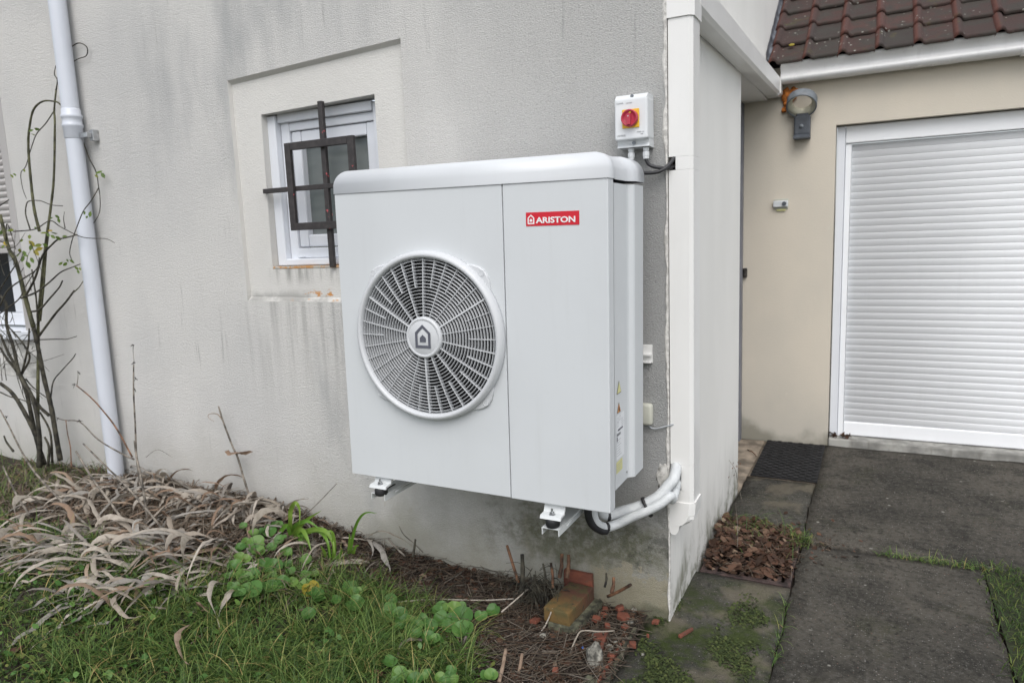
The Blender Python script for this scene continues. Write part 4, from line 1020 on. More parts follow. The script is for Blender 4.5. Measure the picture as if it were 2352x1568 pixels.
# lawn: fine blades in tufts, longer tufts, flat weeds
P = scatter(19000, -3.4, -.12, -1.6, .0, kg, 1.1)
stuff('lawn_grass', blades(0, P, .035, .085, .0016, .0034, 1.7, 'grass', ''), 'short green grass of the lawn in front of the bed', 'grass')
ctr = scatter(300, -2.9, -.4, -1.25, -.2, lambda x, y: kg(x, y)*(.25+.75*smooth(-1.9, -1.2, x)))
P = np.concatenate([c_+rng.normal(0, .014, (26, 2)) for c_ in ctr]); az = np.concatenate([rng.uniform(0, 2*PI)*np.ones(26)*0+rng.uniform(0, 2*PI, 26) for _ in ctr])
stuff('long_grass', blades(0, P, .09, .20, .0020, .0036, 2.2, 'grass', '', 5, az=az), 'long drooping grass tufts at the edge of the lawn', 'grass')
P = scatter(22000, -3.4, -.3, -1.6, -.2, kg, .7, 4)
def rosette(P, rmin, rmax, m, hmin=.004, hmax=.03):
    n_ = len(P); r = rng.uniform(rmin, rmax, n_); a = rng.uniform(0, 2*PI, n_); z = hzv(P[:, 0], P[:, 1])+rng.uniform(hmin, hmax, n_)
    k = 6; V = np.zeros((n_, k, 3)); tl = rng.normal(0, .45, (n_, 2))
    for j in range(k):
        t = 2*PI*j/k; e = 1.0 if j % 2 == 0 else .86
        dx = r*e*np.cos(t+a)*(1.25 if j in (0, 3) else 1); dy = r*e*np.sin(t+a)*.8
        V[:, j] = np.stack([P[:, 0]+dx, P[:, 1]+dy, z+dx*tl[:, 0]+dy*tl[:, 1]+(.15*r if j % 2 else 0)], 1)
    Q = np.arange(n_*k).reshape(n_, k); return npmesh(V.reshape(-1, 3), Q, m)
stuff('clover', rosette(P, .004, .011, 'clover'), 'low clover and small weeds among the grass', 'ground cover')
P = scatter(420, -2.6, -.35, -1.3, -.25, lambda x, y: kg(x, y)*smooth(.0, -.12, y-yb(x)), 1.0, 4)
stuff('weed_leaves', rosette(P, .007, .015, 'violet_leaf', .015, .045), 'scattered small broad weed leaves in the lawn', 'weeds')
# grass far left behind the rose
P = scatter(2600, -5.2, -3.15, -.75, -.02, lambda x, y: 1, .8)
stuff('rough_grass', blades(0, P, .05, .15, .002, .004, 1.6, 'grass', '', 4), 'rough dark grass round the foot of the rose', 'grass')
# grass right of the path and in the joints
def flatblades(P, *a, **k):
    global hzv
    o = hzv; hzv = np.vectorize(lambda x, y: 0.0); r_ = blades(0, P, *a, **k); hzv = o; return r_
P = scatter(9000, 1.03, 1.75, -.7, .93, lambda x, y: smooth(1.02, 1.13, x+.05*mnoise.noise((x*6, y*6, 0))))
stuff('verge_grass', flatblades(P, .02, .055, .002, .004, 1.9, 'clover', ''), 'grass verge right of the concrete path, coloured darker for lens vignetting', 'grass')  # lens vignetting put into the colour: darker clover material instead of grass
vg = link('verge_soil', vmesh([(1.075, -3.2, -.012), (3.4, -3.2, -.012), (3.4, .868, -.012), (1.075, .868, -.012)], [(0, 1, 2, 3)], 'lawn')); tag(vg, kind='structure')
P = np.concatenate([np.stack([rng.uniform(.68, 1.12, 240), .872+rng.normal(0, .008, 240)], 1), np.stack([.377+rng.normal(0, .006, 60), rng.uniform(-.15, .3, 60)], 1), np.stack([.36+rng.normal(0, .03, 260), .90+rng.normal(0, .035, 260)], 1)])
stuff('joint_grass', flatblades(P, .02, .075, .0018, .0034, 2.0, 'grass', '', seg=4), 'green tufts growing in the joints of the concrete', 'grass')
P = np.stack([.42+rng.normal(0, .05, 150), .88+rng.normal(0, .018, 150)], 1)
stuff('dry_grass', flatblades(P, .04, .11, .0012, .002, 3.6, 'dead_mixed', '', seg=5, az=rng.normal(-.25, .9, 150)), 'pale dry grass lying over the slab joint', 'grass')
# moss on the slab
P = scatter(6000, -.06, .33, -.75, .33, lambda x, y: max(0, min(1, 3.2*(mnoise.noise((x*6, y*6, 7))+.02)))*smooth(.34, .12, y))
o_ = hzv; hzv = np.vectorize(lambda x, y: 0.0)
stuff('moss', rosette(P, .0025, .006, 'moss', .001, .006), 'green moss cushions on the slab by the house corner', 'moss'); hzv = o_

# bare bed: twig and leaf litter
kb = lambda x, y: smooth(-.10, .06, y-yb(x))*smooth(-.04, -.12, x)*smooth(-2.1, -1.2, x)*(1 if y < -.01 else 0)
def sticks(P, lmin, lmax, rmin, rmax, m, zl, zh_, ymax=-.004):
    n_ = len(P); L = rng.uniform(lmin, lmax, n_); a = rng.normal(.5, 1.3, n_); r = rng.uniform(rmin, rmax, n_); z = hzv(P[:, 0], P[:, 1])+rng.uniform(zl, zh_, n_); sl = rng.normal(0, .13, n_); bd = rng.normal(0, .18, n_)
    V = np.zeros((n_, 9, 3))
    for k, t in enumerate((-.5, 0, .5)):
        cx = P[:, 0]+np.cos(a)*L*t+(-np.sin(a))*bd*L*(.5-abs(t)); cy = P[:, 1]+np.sin(a)*L*t+np.cos(a)*bd*L*(.5-abs(t)); cz = z+sl*L*t
        for j in range(3):
            q = 2*PI*j/3+.5; V[:, k*3+j] = np.stack([cx-np.sin(a)*np.cos(q)*r, cy+np.cos(a)*np.cos(q)*r, cz+np.sin(q)*r], 1)
    V[:, :, 1] = np.minimum(V[:, :, 1], ymax)
    base = (np.arange(n_)*9)[:, None]
    Q = np.concatenate([base+np.array([[k*3+j, k*3+(j+1) % 3, (k+1)*3+(j+1) % 3, (k+1)*3+j]]) for k in range(2) for j in range(3)], 0)
    return npmesh(V.reshape(-1, 3), Q, m, True)
kt = lambda x, y: kb(x, y)*(1-.6*smooth(-.34, -.22, x))
P = scatter(5000, -2.0, -.09, -1.1, -.01, kt)
stuff('twig_litter', sticks(P, .02, .13, .0007, .0022, 'twig_mixed', .0, .022), 'brown twigs and dry stems littering the bare bed', 'litter')
P = scatter(900, -1.9, -.10, -1.1, -.01, kb)
stuff('straw_litter', sticks(P, .06, .22, .0008, .0018, 'dead_mixed', .012, .035), 'pale dry straw lying over the bare bed', 'litter')
P = scatter(2600, -2.0, -.09, -1.1, -.01, kb, .8)
stuff('leaf_crumbs', rosette(P, .006, .018, 'brown_leaf', .002, .016), 'crumbled brown leaf litter on the bare bed', 'litter')

# ---- dead strap leaves
def strap(L, wd, rise, droop, bend, seg=11, fold=.35, curl=0.0):
    V, F = [], []; p = Vector((0, 0, 0)); el = rise; az_ = 0.0; tw = random.uniform(-.5, .5)
    for i in range(seg+1):
        t = i/seg; wv = wd*(.75+.5*math.sin(PI*min(1, t*1.15))**.7)*(1-t**4*.95)*.5
        d = Vector((math.cos(el)*math.cos(az_), math.cos(el)*math.sin(az_), math.sin(el)))
        s = Vector((-math.sin(az_), math.cos(az_), 0)); u = d.cross(s)*-1
        rr = tw*t*2.2+curl*t*t; s2 = s*math.cos(rr)+u*math.sin(rr); u2 = u*math.cos(rr)-s*math.sin(rr)
        jt = lambda: Vector((random.gauss(0, .0011), random.gauss(0, .0011), random.gauss(0, .0014)))
        V += [p+s2*wv*random.uniform(.8, 1.15)+u2*wv*fold+jt(), p+jt(), p-s2*wv*random.uniform(.8, 1.15)+u2*wv*fold+jt()]
        p = p+d*(L/seg); el -= droop*(.4+1.2*t)*random.uniform(.4, 1.6)+random.gauss(0, .06)
        az_ += bend*random.uniform(.4, 1.6)+random.gauss(0, .06); wd *= random.uniform(.90, 1.10)
        if p.z < -.012: el = max(el, random.uniform(0, .25)); p.z = max(p.z, -.02)
    for i in range(seg):
        for j in range(2): F.append((i*3+j, i*3+j+1, i*3+4+j, i*3+3+j))
    return V, F
DEADM = ['dead_pale', 'dead_tan', 'dead_grey', 'dead_pale', 'dead_pale', 'dead_grey']
DM = []
for k in range(48):
    V, F = strap(random.uniform(.14, .40), random.uniform(.010, .026), random.uniform(-.05, .95), random.uniform(.10, .32), random.uniform(-.14, .14), fold=random.uniform(.1, .6), curl=random.uniform(-1.8, 1.8))
    DM.append(vmesh(V, F, DEADM[k % 6], True))
def dead_clump(px, py, n_, label, spread=.065, s0=.62, s1=1.2, azc=-2.25, azs=.85):
    c = gp(px, py, .02); c.y = min(c.y, -.04)
    t = thing('dead_daylily', (c.x, c.y, hz(c.x, c.y)), label, 'dead plant', 'withered strap-leaved clumps along the wall')
    for i in range(int(n_*1.9)):
        x, y = c.x+random.gauss(0, spread*1.7), min(-.03, c.y+random.gauss(0, spread))
        a = random.gauss(azc, azs)
        if y > -.12: a = random.uniform(-PI+.15, -.15)
        sc = random.uniform(s0, s1)
        M = Matrix.Translation((x, y, hz(x, y)+random.uniform(.0, .035))) @ Matrix.Rotation(a, 4, 'Z') @ Matrix.Rotation(random.uniform(-.2, .25), 4, 'X') @ Matrix.Scale(sc, 4)
        link('leaf', random.choice(DM), t, M)
CL = [(60, 1245, 34, 'withered pale strap leaves at the far left edge below the rose'), (165, 1150, 30, 'withered brown strap leaves nearest the foot of the rose'),
      (262, 1120, 34, 'withered strap-leaf clump wrapped round the foot of the downpipe'), (345, 1118, 30, 'withered tan leaves just right of the downpipe by the tall dry stalk'),
      (440, 1150, 34, 'withered grey-tan clump against the wall left of the seed-husk stalk'), (545, 1165, 34, 'withered clump against the wall under the papery seed husk'),
      (640, 1190, 30, 'withered clump against the wall just left of the green daylily shoot'), (150, 1270, 40, 'withered pale clump spilling over the grass below the rose'),
      (300, 1230, 38, 'withered clump in front of the downpipe, middle of the bed'), (400, 1270, 42, 'large withered clump fanning out over the lawn, nearest the grass'),
      (520, 1260, 34, 'withered clump with long pale leaves left of the round-leaved violets'), (755, 1255, 20, 'small withered clump right of the green daylily shoot'),
      (245, 1330, 30, 'lowest withered leaves lying flat on the grass at the left'), (480, 1340, 22, 'few long bleached leaves reaching onto the grass beside the violets')]
for a in CL: dead_clump(*a)
P = scatter(11000, -4.0, -1.15, -.62, -.02, lambda x, y: smooth(-.62, -.45, y+.10*mnoise.noise((x*5, y*5, 1)))*smooth(-1.15, -1.6, x)*(.35+.65*smooth(-3.7, -3.1, x)))
stuff('dead_thatch', blades(0, P, .04, .16, .003, .010, 3.0, 'dead_mixed', '', 4, lift=.0, curl=1.5), 'matted dead leaves under the withered clumps', 'litter')

# ---- traced stalks
def stalk(name, pts, r0, r1, m, label, cat, group=None, tips=(), husk=None):
    c = crs(pts, 6); t = thing(name, c[0], label, cat, group)
    obj('stem', tube(c, r0, r1, 7, wob=.06), m, t, True)
    for q in tips:
        for k in range(5):
            d = Vector((random.gauss(0, 1), random.gauss(0, 1), random.gauss(.3, 1))).normalized()
            obj('seed_head', tube([q, q+d*.007, q+d*.016+Vector((0, 0, -.005))], .0024, .0006, 5), 'seed_dark', t)
    return t
PB = lambda x, y, Y: at(*zb(x, y), Y)
P7 = lambda x, y, Y: at(*z7(x, y), Y)
GS = 'dry stalks standing in the bed'
stalk('dry_stalk', [PB(1262, 1480, -.24), PB(1225, 1190, -.20), PB(1212, 900, -.18), PB(1197, 600, -.16), PB(1198, 350, -.15)], .0052, .0032, 'stalk_dry', 'tall upright dry stalk with dark seed heads right of the downpipe', 'dry stalk', GS, [PB(1203, 340, -.15), PB(1214, 480, -.15), PB(1205, 570, -.15)])
stalk('dry_stalk', [PB(1203, 340, -.15), PB(1192, 230, -.145), PB(1198, 175, -.145)], .0014, .0010, 'stalk_dry', 'thin broken tip hanging at the top of the tall stalk', 'dry stalk', GS, [PB(1198, 180, -.145)])
stalk('dry_stalk', [PB(1185, 1180, -.16), PB(1040, 920, -.15), PB(900, 740, -.14), PB(800, 635, -.13), PB(685, 540, -.12)], .0045, .0030, 'stalk_brown', 'reddish-brown dry stalk leaning left across the downpipe', 'dry stalk', GS, [PB(668, 535, -.12)])
stalk('dry_stalk', [PB(690, 540, -.12), PB(698, 470, -.12), PB(698, 415, -.12)], .0024, .0016, 'stalk_dry', 'short fork at the upper tip of the leaning brown stalk', 'dry stalk', GS, [PB(698, 420, -.12)])
stalk('dry_stalk', [PB(1200, 1200, -.2), PB(1090, 1150, -.2), PB(880, 1025, -.2), PB(720, 870, -.2), PB(590, 852, -.2), PB(510, 835, -.2)], .0046, .0022, 'stalk_dry', 'grey dry stalk bowing low to the left in front of the downpipe', 'dry stalk', GS, [PB(715, 855, -.2), PB(515, 838, -.2)])
stalk('dry_stalk', [PB(640, 1280, -.3), PB(630, 1090, -.3), PB(605, 970, -.3), PB(590, 850, -.3)], .0030, .0020, 'stalk_brown', 'thin upright brown stem left of the downpipe foot', 'dry stalk', GS)
stalk('dry_stalk', [P7(1700, 380, -.06), P7(1640, 200, -.06), P7(1600, 60, -.06), at(*z4(1560, 1480), -.05), at(*z4(1500, 1320), -.05), at(*z4(1468, 1215), -.05)], .0055, .0040, 'stalk_dry', 'grey hollow stalk leaning against the wall under the window', 'dry stalk', GS)
stalk('dry_stalk', [at(*z4(1495, 1310), -.05), at(*z4(1460, 1270), -.05), at(*z4(1410, 1268), -.05), at(*z4(1400, 1290), -.05), at(*z4(1440, 1320), -.05)], .0026, .0010, 'dead_tan', 'curled dry leaf hooked off the stalk under the window', 'dry stalk', GS)
stalk('dry_stalk', [P7(1000, 540, -.42), P7(960, 250, -.38), P7(920, 60, -.33), P7(905, -60, -.3)], .0062, .0050, 'stalk_dry', 'stout grey stalk crossing in front of the downpipe\'s foot to the right', 'dry stalk', GS)
stalk('dry_stalk', [P7(1280, 800, -.5), P7(1160, 620, -.48), P7(900, 300, -.42), P7(700, 100, -.36), P7(560, -40, -.3)], .0056, .0042, 'stalk_dry', 'long grey stalk lying diagonally through the middle of the bed', 'dry stalk', GS)
stalk('dry_stalk', [P7(940, 640, -.55), P7(760, 380, -.5), P7(620, 190, -.45), P7(510, 10, -.4)], .0060, .0046, 'stalk_dry', 'thick grey stalk slanting left in front of the downpipe', 'dry stalk', GS)
stalk('dry_stalk', [P7(640, 560, -.6), P7(440, 370, -.55), P7(250, 170, -.5), P7(150, 20, -.45), at(*z4(60, 1350), -.42), at(*z4(0, 1240), -.4)], .0060, .0035, 'stalk_dry', 'long dry stem slanting across the lower left, in front of the rose', 'dry stalk', GS, [at(*z4(45, 1290), -.42)])
stalk('dry_stalk', [P7(200, 440, -.6), P7(110, 300, -.58), P7(20, 110, -.55)], .0055, .0040, 'stalk_dry', 'short grey stub at the left edge of the dead leaves', 'dry stalk', GS)
stalk('dry_stalk', [P7(0, 675, -.95), P7(250, 640, -.9), P7(560, 612, -.8)], .0040, .0030, 'stalk_dry', 'thin stem lying level across the left dead leaves', 'dry stalk', GS)
stalk('dry_stalk', [P7(190, 980, -1.0), P7(560, 900, -.88), P7(900, 835, -.75), P7(1200, 770, -.65), P7(1560, 715, -.5)], .0045, .0032, 'stalk_dry', 'long bleached stem lying level over the lower dead leaves', 'dry stalk', GS)
stalk('dry_stalk', [P7(1250, 900, -.62), P7(1400, 770, -.52), P7(1530, 620, -.45)], .0034, .0026, 'stalk_dry', 'dark thin stem slanting up beside the violets', 'dry stalk', GS)
stalk('dry_stalk', [P7(1600, 850, -.45), P7(1560, 720, -.42), P7(1535, 640, -.4)], .0030, .0024, 'stalk_brown', 'short brown stem standing among the violets', 'dry stalk', GS)
stalk('dry_stalk', [P7(1870, 560, -.16), P7(2080, 410, -.12), P7(2265, 225, -.08)], .0028, .0016, 'stalk_dry', 'thin stem slanting up to the right by the green daylily', 'dry stalk', GS)
stalk('dry_stalk', [P7(980, 1540-1490, -.12), P7(1060, 0, -.08), at(*z4(1160, 1560), -.06)], .0014, .0010, 'stalk_dry', 'hair-thin bent stem on the wall right of the downpipe', 'dry stalk', GS)
stalk('dry_stalk', [W8(1300, 890, -.09), W8(1262, 770, -.07), W8(1222, 640, -.05)], .0062, .0056, 'stalk_brown', 'cut brown stem leaning on the wall under the unit', 'dry stalk', GS)
stalk('dry_stalk', [W8(540, 715, -.09), W8(470, 650, -.08), W8(425, 595, -.07)], .0042, .0034, 'stalk_dry', 'leftmost forked twig against the wall under the fan', 'dry stalk', GS)
stalk('dry_stalk', [W8(660, 690, -.07), W8(600, 630, -.06), W8(530, 570, -.05), W8(497, 510, -.05)], .0024, .0014, 'stalk_dry', 'thin twig arching up the wall under the fan', 'dry stalk', GS)
stalk('dry_stalk', [W8(590, 720, -.1), W8(600, 660, -.09), W8(608, 600, -.08)], .0060, .0040, 'stem_dark', 'short dark stub against the wall under the fan', 'dry stalk', GS)
stalk('dry_stalk', [W8(430, 740, -.12), W8(400, 680, -.11), W8(402, 605, -.1)], .0036, .0022, 'stalk_dry', 'thin stub left of the forked twig', 'dry stalk', GS)
stalk('dry_stalk', [W8(1185, 1090, -.30), W8(1290, 1000, -.24), W8(1365, 935, -.18)], .0030, .0026, 'dead_pale', 'straight pale twig lying left of the yellow brick', 'dry stalk', GS)
stalk('dry_stalk', [W8(380, 1035, -.35), W8(700, 1005, -.25), W8(1050, 1010, -.2), W8(1270, 1000, -.16)], .0030, .0024, 'dead_pale', 'long pale stem lying along the bare bed', 'dry stalk', GS)
stalk('dry_stalk', [W8(480, 1400, -.62), W8(520, 1300, -.56), W8(600, 1270, -.52), W8(720, 1300, -.48), W8(840, 1340, -.47), W8(910, 1330, -.46), W8(950, 1250, -.44)], .0062, .0048, 'stalk_dry', 'thick wavy brown stem curving over the grass edge', 'dry stalk', GS)
stalk('dry_stalk', [W8(1170, 1560, -.62), W8(1195, 1450, -.56), W8(1215, 1340, -.5)], .0070, .0060, 'dead_tan', 'thick pale stub lying at the bottom edge, left one', 'dry stalk', GS)
stalk('dry_stalk', [W8(1290, 1560, -.56), W8(1310, 1460, -.52), W8(1325, 1370, -.48)], .0066, .0056, 'dead_tan', 'thick pale stub lying at the bottom edge, right one', 'dry stalk', GS)
stalk('dry_stalk', [W8(1900, 985, -.06), W8(1985, 945, -.08), W8(2055, 905, -.10)], .0062, .0058, 'stalk_brown', 'cut brown stem pointing right behind the yellow brick', 'dry stalk', GS)
stalk('dry_stalk', [W8(1440, 1240, -.30), W8(1490, 1160, -.27), W8(1530, 1065, -.25)], .0030, .0024, 'dead_pale', 'pale twig propped against the end of the yellow brick', 'dry stalk', GS)
stalk('dry_stalk', [W8(1640, 1380, -.36), W8(1690, 1260, -.32), W8(1730, 1215, -.30), W8(1850, 1220, -.27), W8(1945, 1215, -.24)], .0030, .0024, 'dead_pale', 'bent pale twig among the terracotta shards', 'dry stalk', GS)
# papery husk on the stalk under the window
V, F = strap(.16, .040, -1.2, .02, .02, fold=.5, curl=1.0)
hk = link('seed_husk', vmesh(V, F, 'dead_tan', True), None, Matrix.Translation(P7(1530, 0, -.065)) @ Matrix.Rotation(.3, 4, 'Z')); tag(hk, 'papery tan husk hanging on the stalk under the window', 'husk')
# hummock of dark dead stems by the brick
st_ = thing('dead_stump', W8(1400, 980, -.12), 'blackened tangle of dead stems against the wall left of the yellow brick', 'stump')
for (x0, y0, x1, y1, r, m) in ((1320, 960, 1325, 700, .010, 'stem_dark'), (1480, 900, 1465, 765, .005, 'stem_dark'), (1530, 930, 1518, 760, .006, 'stalk_brown'), (1575, 860, 1592, 700, .008, 'stalk_brown'), (1625, 860, 1637, 705, .0085, 'stalk_brown'), (1480, 1080, 1470, 930, .005, 'stalk_brown'), (1400, 960, 1410, 840, .008, 'stem_dark'), (1880, 920, 1890, 830, .005, 'stem_dark'), (1925, 960, 1940, 860, .007, 'stalk_brown')):
    obj('stem', tube(crs([W8(x0, y0, -.11), W8((x0+x1)/2+6, (y0+y1)/2, -.085), W8(x1, y1, -.06)], 4), r, r*.8, 8, wob=.12), m, st_, True)
bm = bmesh.new()
for k in range(150):
    x, y = random.gauss(1430, 75), random.gauss(930, 55); a = W8(x, y, random.uniform(-.17, -.05)); d = Vector((random.gauss(0, .03), random.gauss(-.01, .02), random.gauss(-.02, .03)))
    tube(crs([a, a+d+Vector((0, -.005, .012)), a+d*2+Vector((0, -.01, -.012))], 3), random.uniform(.001, .0024), .0008, 4, bm)
tg = obj('fibre_tangle', bm, 'stem_dark', st_); tg['kind'] = 'stuff'

# ---- round-leaved violets
def vleaf():
    V, F = [(0, 0, -.10)], []; n_ = 18
    for ring, f in ((0, .5), (1, 1.0)):
        for i in range(n_):
            t = 2*PI*i/n_; r = .5*(1-.16*math.exp(-((t-PI)/.35)**2)*2.0)*(1+.10*math.cos(t)) if True else .5
            z = -.10+.20*f*f+.05*math.sin(3*t+ring)*f+random.uniform(-.02, .02)
            V.append((math.cos(t)*r*f+.03, math.sin(t)*r*f*1.02, z))
    for i in range(n_):
        j = (i+1) % n_; F.append((0, 1+i, 1+j)); F.append((1+i, 1+n_+i, 1+n_+j, 1+j))
    return V, F
VM = []
for k in range(6): V, F = vleaf(); VM.append(vmesh(V, F, 'violet_leaf', True))
V, F = vleaf(); VY = vmesh(V, F, 'yellow_leaf', True)
def violet(label, L, conv, k):
    cs = [gp(*conv(a[0], a[1]), .045) for a in L]; c = sum(cs, Vector())/len(cs); c.z = hz(c.x, c.y)
    t = thing('violet_plant', c, label, 'plant', 'round-leaved green plants at the lawn edge')
    for a, q in zip(L, cs):
        s = a[2]*k*1.12; tocam = (CAM-q).normalized(); nrm = (Vector((0, 0, 1))*1.1+tocam*.65+Vector((random.gauss(0, .25), random.gauss(0, .25), 0))).normalized()
        M = Matrix.Translation(q) @ nrm.to_track_quat('Z', 'Y').to_matrix().to_4x4() @ Matrix.Rotation(random.uniform(0, 6.28), 4, 'Z') @ Matrix.Scale(s, 4)
        link('leaf', VY if len(a) > 3 else random.choice(VM), t, M)
        b = Vector((c.x+(q.x-c.x)*.6, c.y+(q.y-c.y)*.6, 0)); b.z = hz(b.x, b.y)-.005
        obj('leaf_stalk', tube([b, (b+q)/2+Vector((0, 0, .012)), q+Vector((0, 0, -.004))], .0012, .0010, 5), 'daylily_green', t)
V1a = [(1735, 630, 120), (1800, 545, 100), (1740, 680, 80), (1830, 650, 70), (1700, 560, 70), (1915, 690, 80), (1940, 770, 60), (1845, 790, 110), (1770, 765, 100)]
V1b = [(1640, 735, 80), (1610, 650, 60), (1680, 850, 120), (1570, 910, 70), (1665, 960, 150), (1730, 925, 80), (1540, 840, 60), (1560, 780, 60)]
V1c = [(1815, 915, 100), (1950, 820, 60), (2045, 840, 75), (2085, 925, 100, 1), (1840, 850, 70), (2140, 1010, 80), (2075, 1110, 80), (1960, 890, 70), (2110, 830, 60)]
V2a = [(420, 1080, 110), (500, 1110, 100), (170, 915, 100), (190, 960, 80), (195, 1030, 120), (250, 930, 60), (500, 1190, 60)]
V2b = [(770, 1085, 90), (790, 1135, 100), (700, 1185, 90), (840, 1175, 90), (640, 1140, 90), (570, 1150, 80), (620, 1190, 80), (690, 1260, 80), (735, 1275, 70)]
V2c = [(930, 1130, 130), (925, 1205, 110), (1138, 1072, 90), (1050, 1110, 80)]
V3 = [(490, 1500, 90), (580, 1510, 80), (650, 1520, 70), (690, 1500, 50), (840, 1485, 70), (480, 1550, 70), (600, 1550, 90), (870, 1555, 70), (1090, 1510, 80)]
for L_, n__ in ((V1a, 9), (V1b, 9), (V1c, 9), (V2a, 5), (V2b, 8), (V2c, 2), (V3, 6)):
    for _ in range(n__):
        q = random.choice(L_); L_.append((q[0]+random.gauss(0, 55), q[1]+random.gauss(0, 38), random.uniform(55, 105)))
kz_ = 1/1.68/1.7415/1637.8*2.85
violet('uppermost round green leaves beside the green daylily shoot', V1a, z7, kz_); violet('round green leaves at the left of the big patch, next to the dead leaves', V1b, z7, kz_)
violet('round green leaves with one yellowing leaf at the patch\'s lower right', V1c, z7, kz_)
kz_ = 1/1.68/1.7415/1637.8*2.6
violet('round green leaves between the dead leaves and the bare bed', V2a, z8, kz_); violet('dense group of round green leaves in the middle of the lawn edge', V2b, z8, kz_)
violet('rightmost round green leaves, large ones on the bare bed', V2c, z8, kz_); violet('round green leaves low at the bottom edge of the lawn', V3, z8, kz_*.92)

# ---- green daylily shoots
def rib(pts, w0, m, t, k=6):
    c = crs(pts, k); V, F = [], []
    for i, p in enumerate(c):
        d = (c[min(i+1, len(c)-1)]-c[max(0, i-1)]).normalized(); v = (CAM-p).normalized(); s = d.cross(v).normalized(); s = (s*.9+Vector((0, 0, .25))).normalized(); u = s.cross(d)
        f = i/(len(c)-1); wv = w0*.5*(.8+.5*math.sin(PI*min(1, f*1.2)))*(1-f**5)+.0004
        V += [p+s*wv+u*wv*.45, p, p-s*wv+u*wv*.45]
    for i in range(len(c)-1):
        for j in range(2): F.append((i*3+j, i*3+j+1, i*3+4+j, i*3+3+j))
    link('leaf', vmesh(V, F, m, True), t)
t = thing('green_daylily', gp(*z7(1960, 640)), 'bright green strap-leaved shoot with arching leaves against the wall', 'plant', 'green daylily shoots')
base = (1955, 600)
for pts in ([base, (1950, 480), (1955, 400), (1985, 358), (2012, 400), (2013, 495)], [base, (1930, 510), (1880, 560), (1850, 640)], [base, (1975, 520), (2060, 480), (2150, 530)], [base, (1990, 540), (2060, 470), (2160, 408)],
            [base, (2000, 560), (2020, 620), (2010, 740)], [base, (2020, 540), (2060, 590), (2095, 690)], [base, (2060, 555), (2140, 545), (2200, 620), (2225, 770)], [base, (2080, 540), (2180, 545), (2235, 620), (2245, 700)], [base, (2030, 570), (2045, 640), (2050, 720)], [base, (2000, 600), (1990, 680), (2020, 770)]):
    rib([P7(x, y, -.15-.04*random.random()-.10*(i/len(pts))) for i, (x, y) in enumerate(pts)], .015, 'daylily_green', t)
t = thing('green_daylily', W8(170, 760, -.12), 'slender green shoot with one leaf arching up the wall under the fan', 'plant', 'green daylily shoots')
for pts in ([(170, 780), (180, 620), (215, 490), (270, 425), (350, 425)], [(170, 780), (160, 690), (165, 600), (160, 560)], [(175, 780), (200, 660), (230, 640)]):
    rib([W8(x, y, -.12-.01*i) for i, (x, y) in enumerate(pts)], .010, 'daylily_green', t)
t = thing('green_daylily', W8(30, 780, -.2), 'green shoot of upright blades beside the slender arching one', 'plant', 'green daylily shoots')
for pts in ([(20, 800), (30, 690), (10, 600)], [(30, 800), (60, 700), (50, 560), (0, 545)], [(40, 800), (90, 720), (120, 660)], [(20, 800), (0, 700), (-30, 640)]):
    rib([W8(x, y, -.20-.015*i) for i, (x, y) in enumerate(pts)], .013, 'daylily_green', t)
t = thing('dock_plant', gp(*z7(970, 760)), 'single dark green broad pointed leaf tuft among the dead leaves', 'plant')
for pts in ([(980, 820), (960, 730), (925, 670)], [(985, 820), (975, 720), (970, 625)], [(990, 820), (1000, 760), (1010, 690)], [(960, 900), (840, 870), (720, 820)]):
    rib([P7(x, y, -.52-.01*i) for i, (x, y) in enumerate(pts)], .030, 'clover', t)

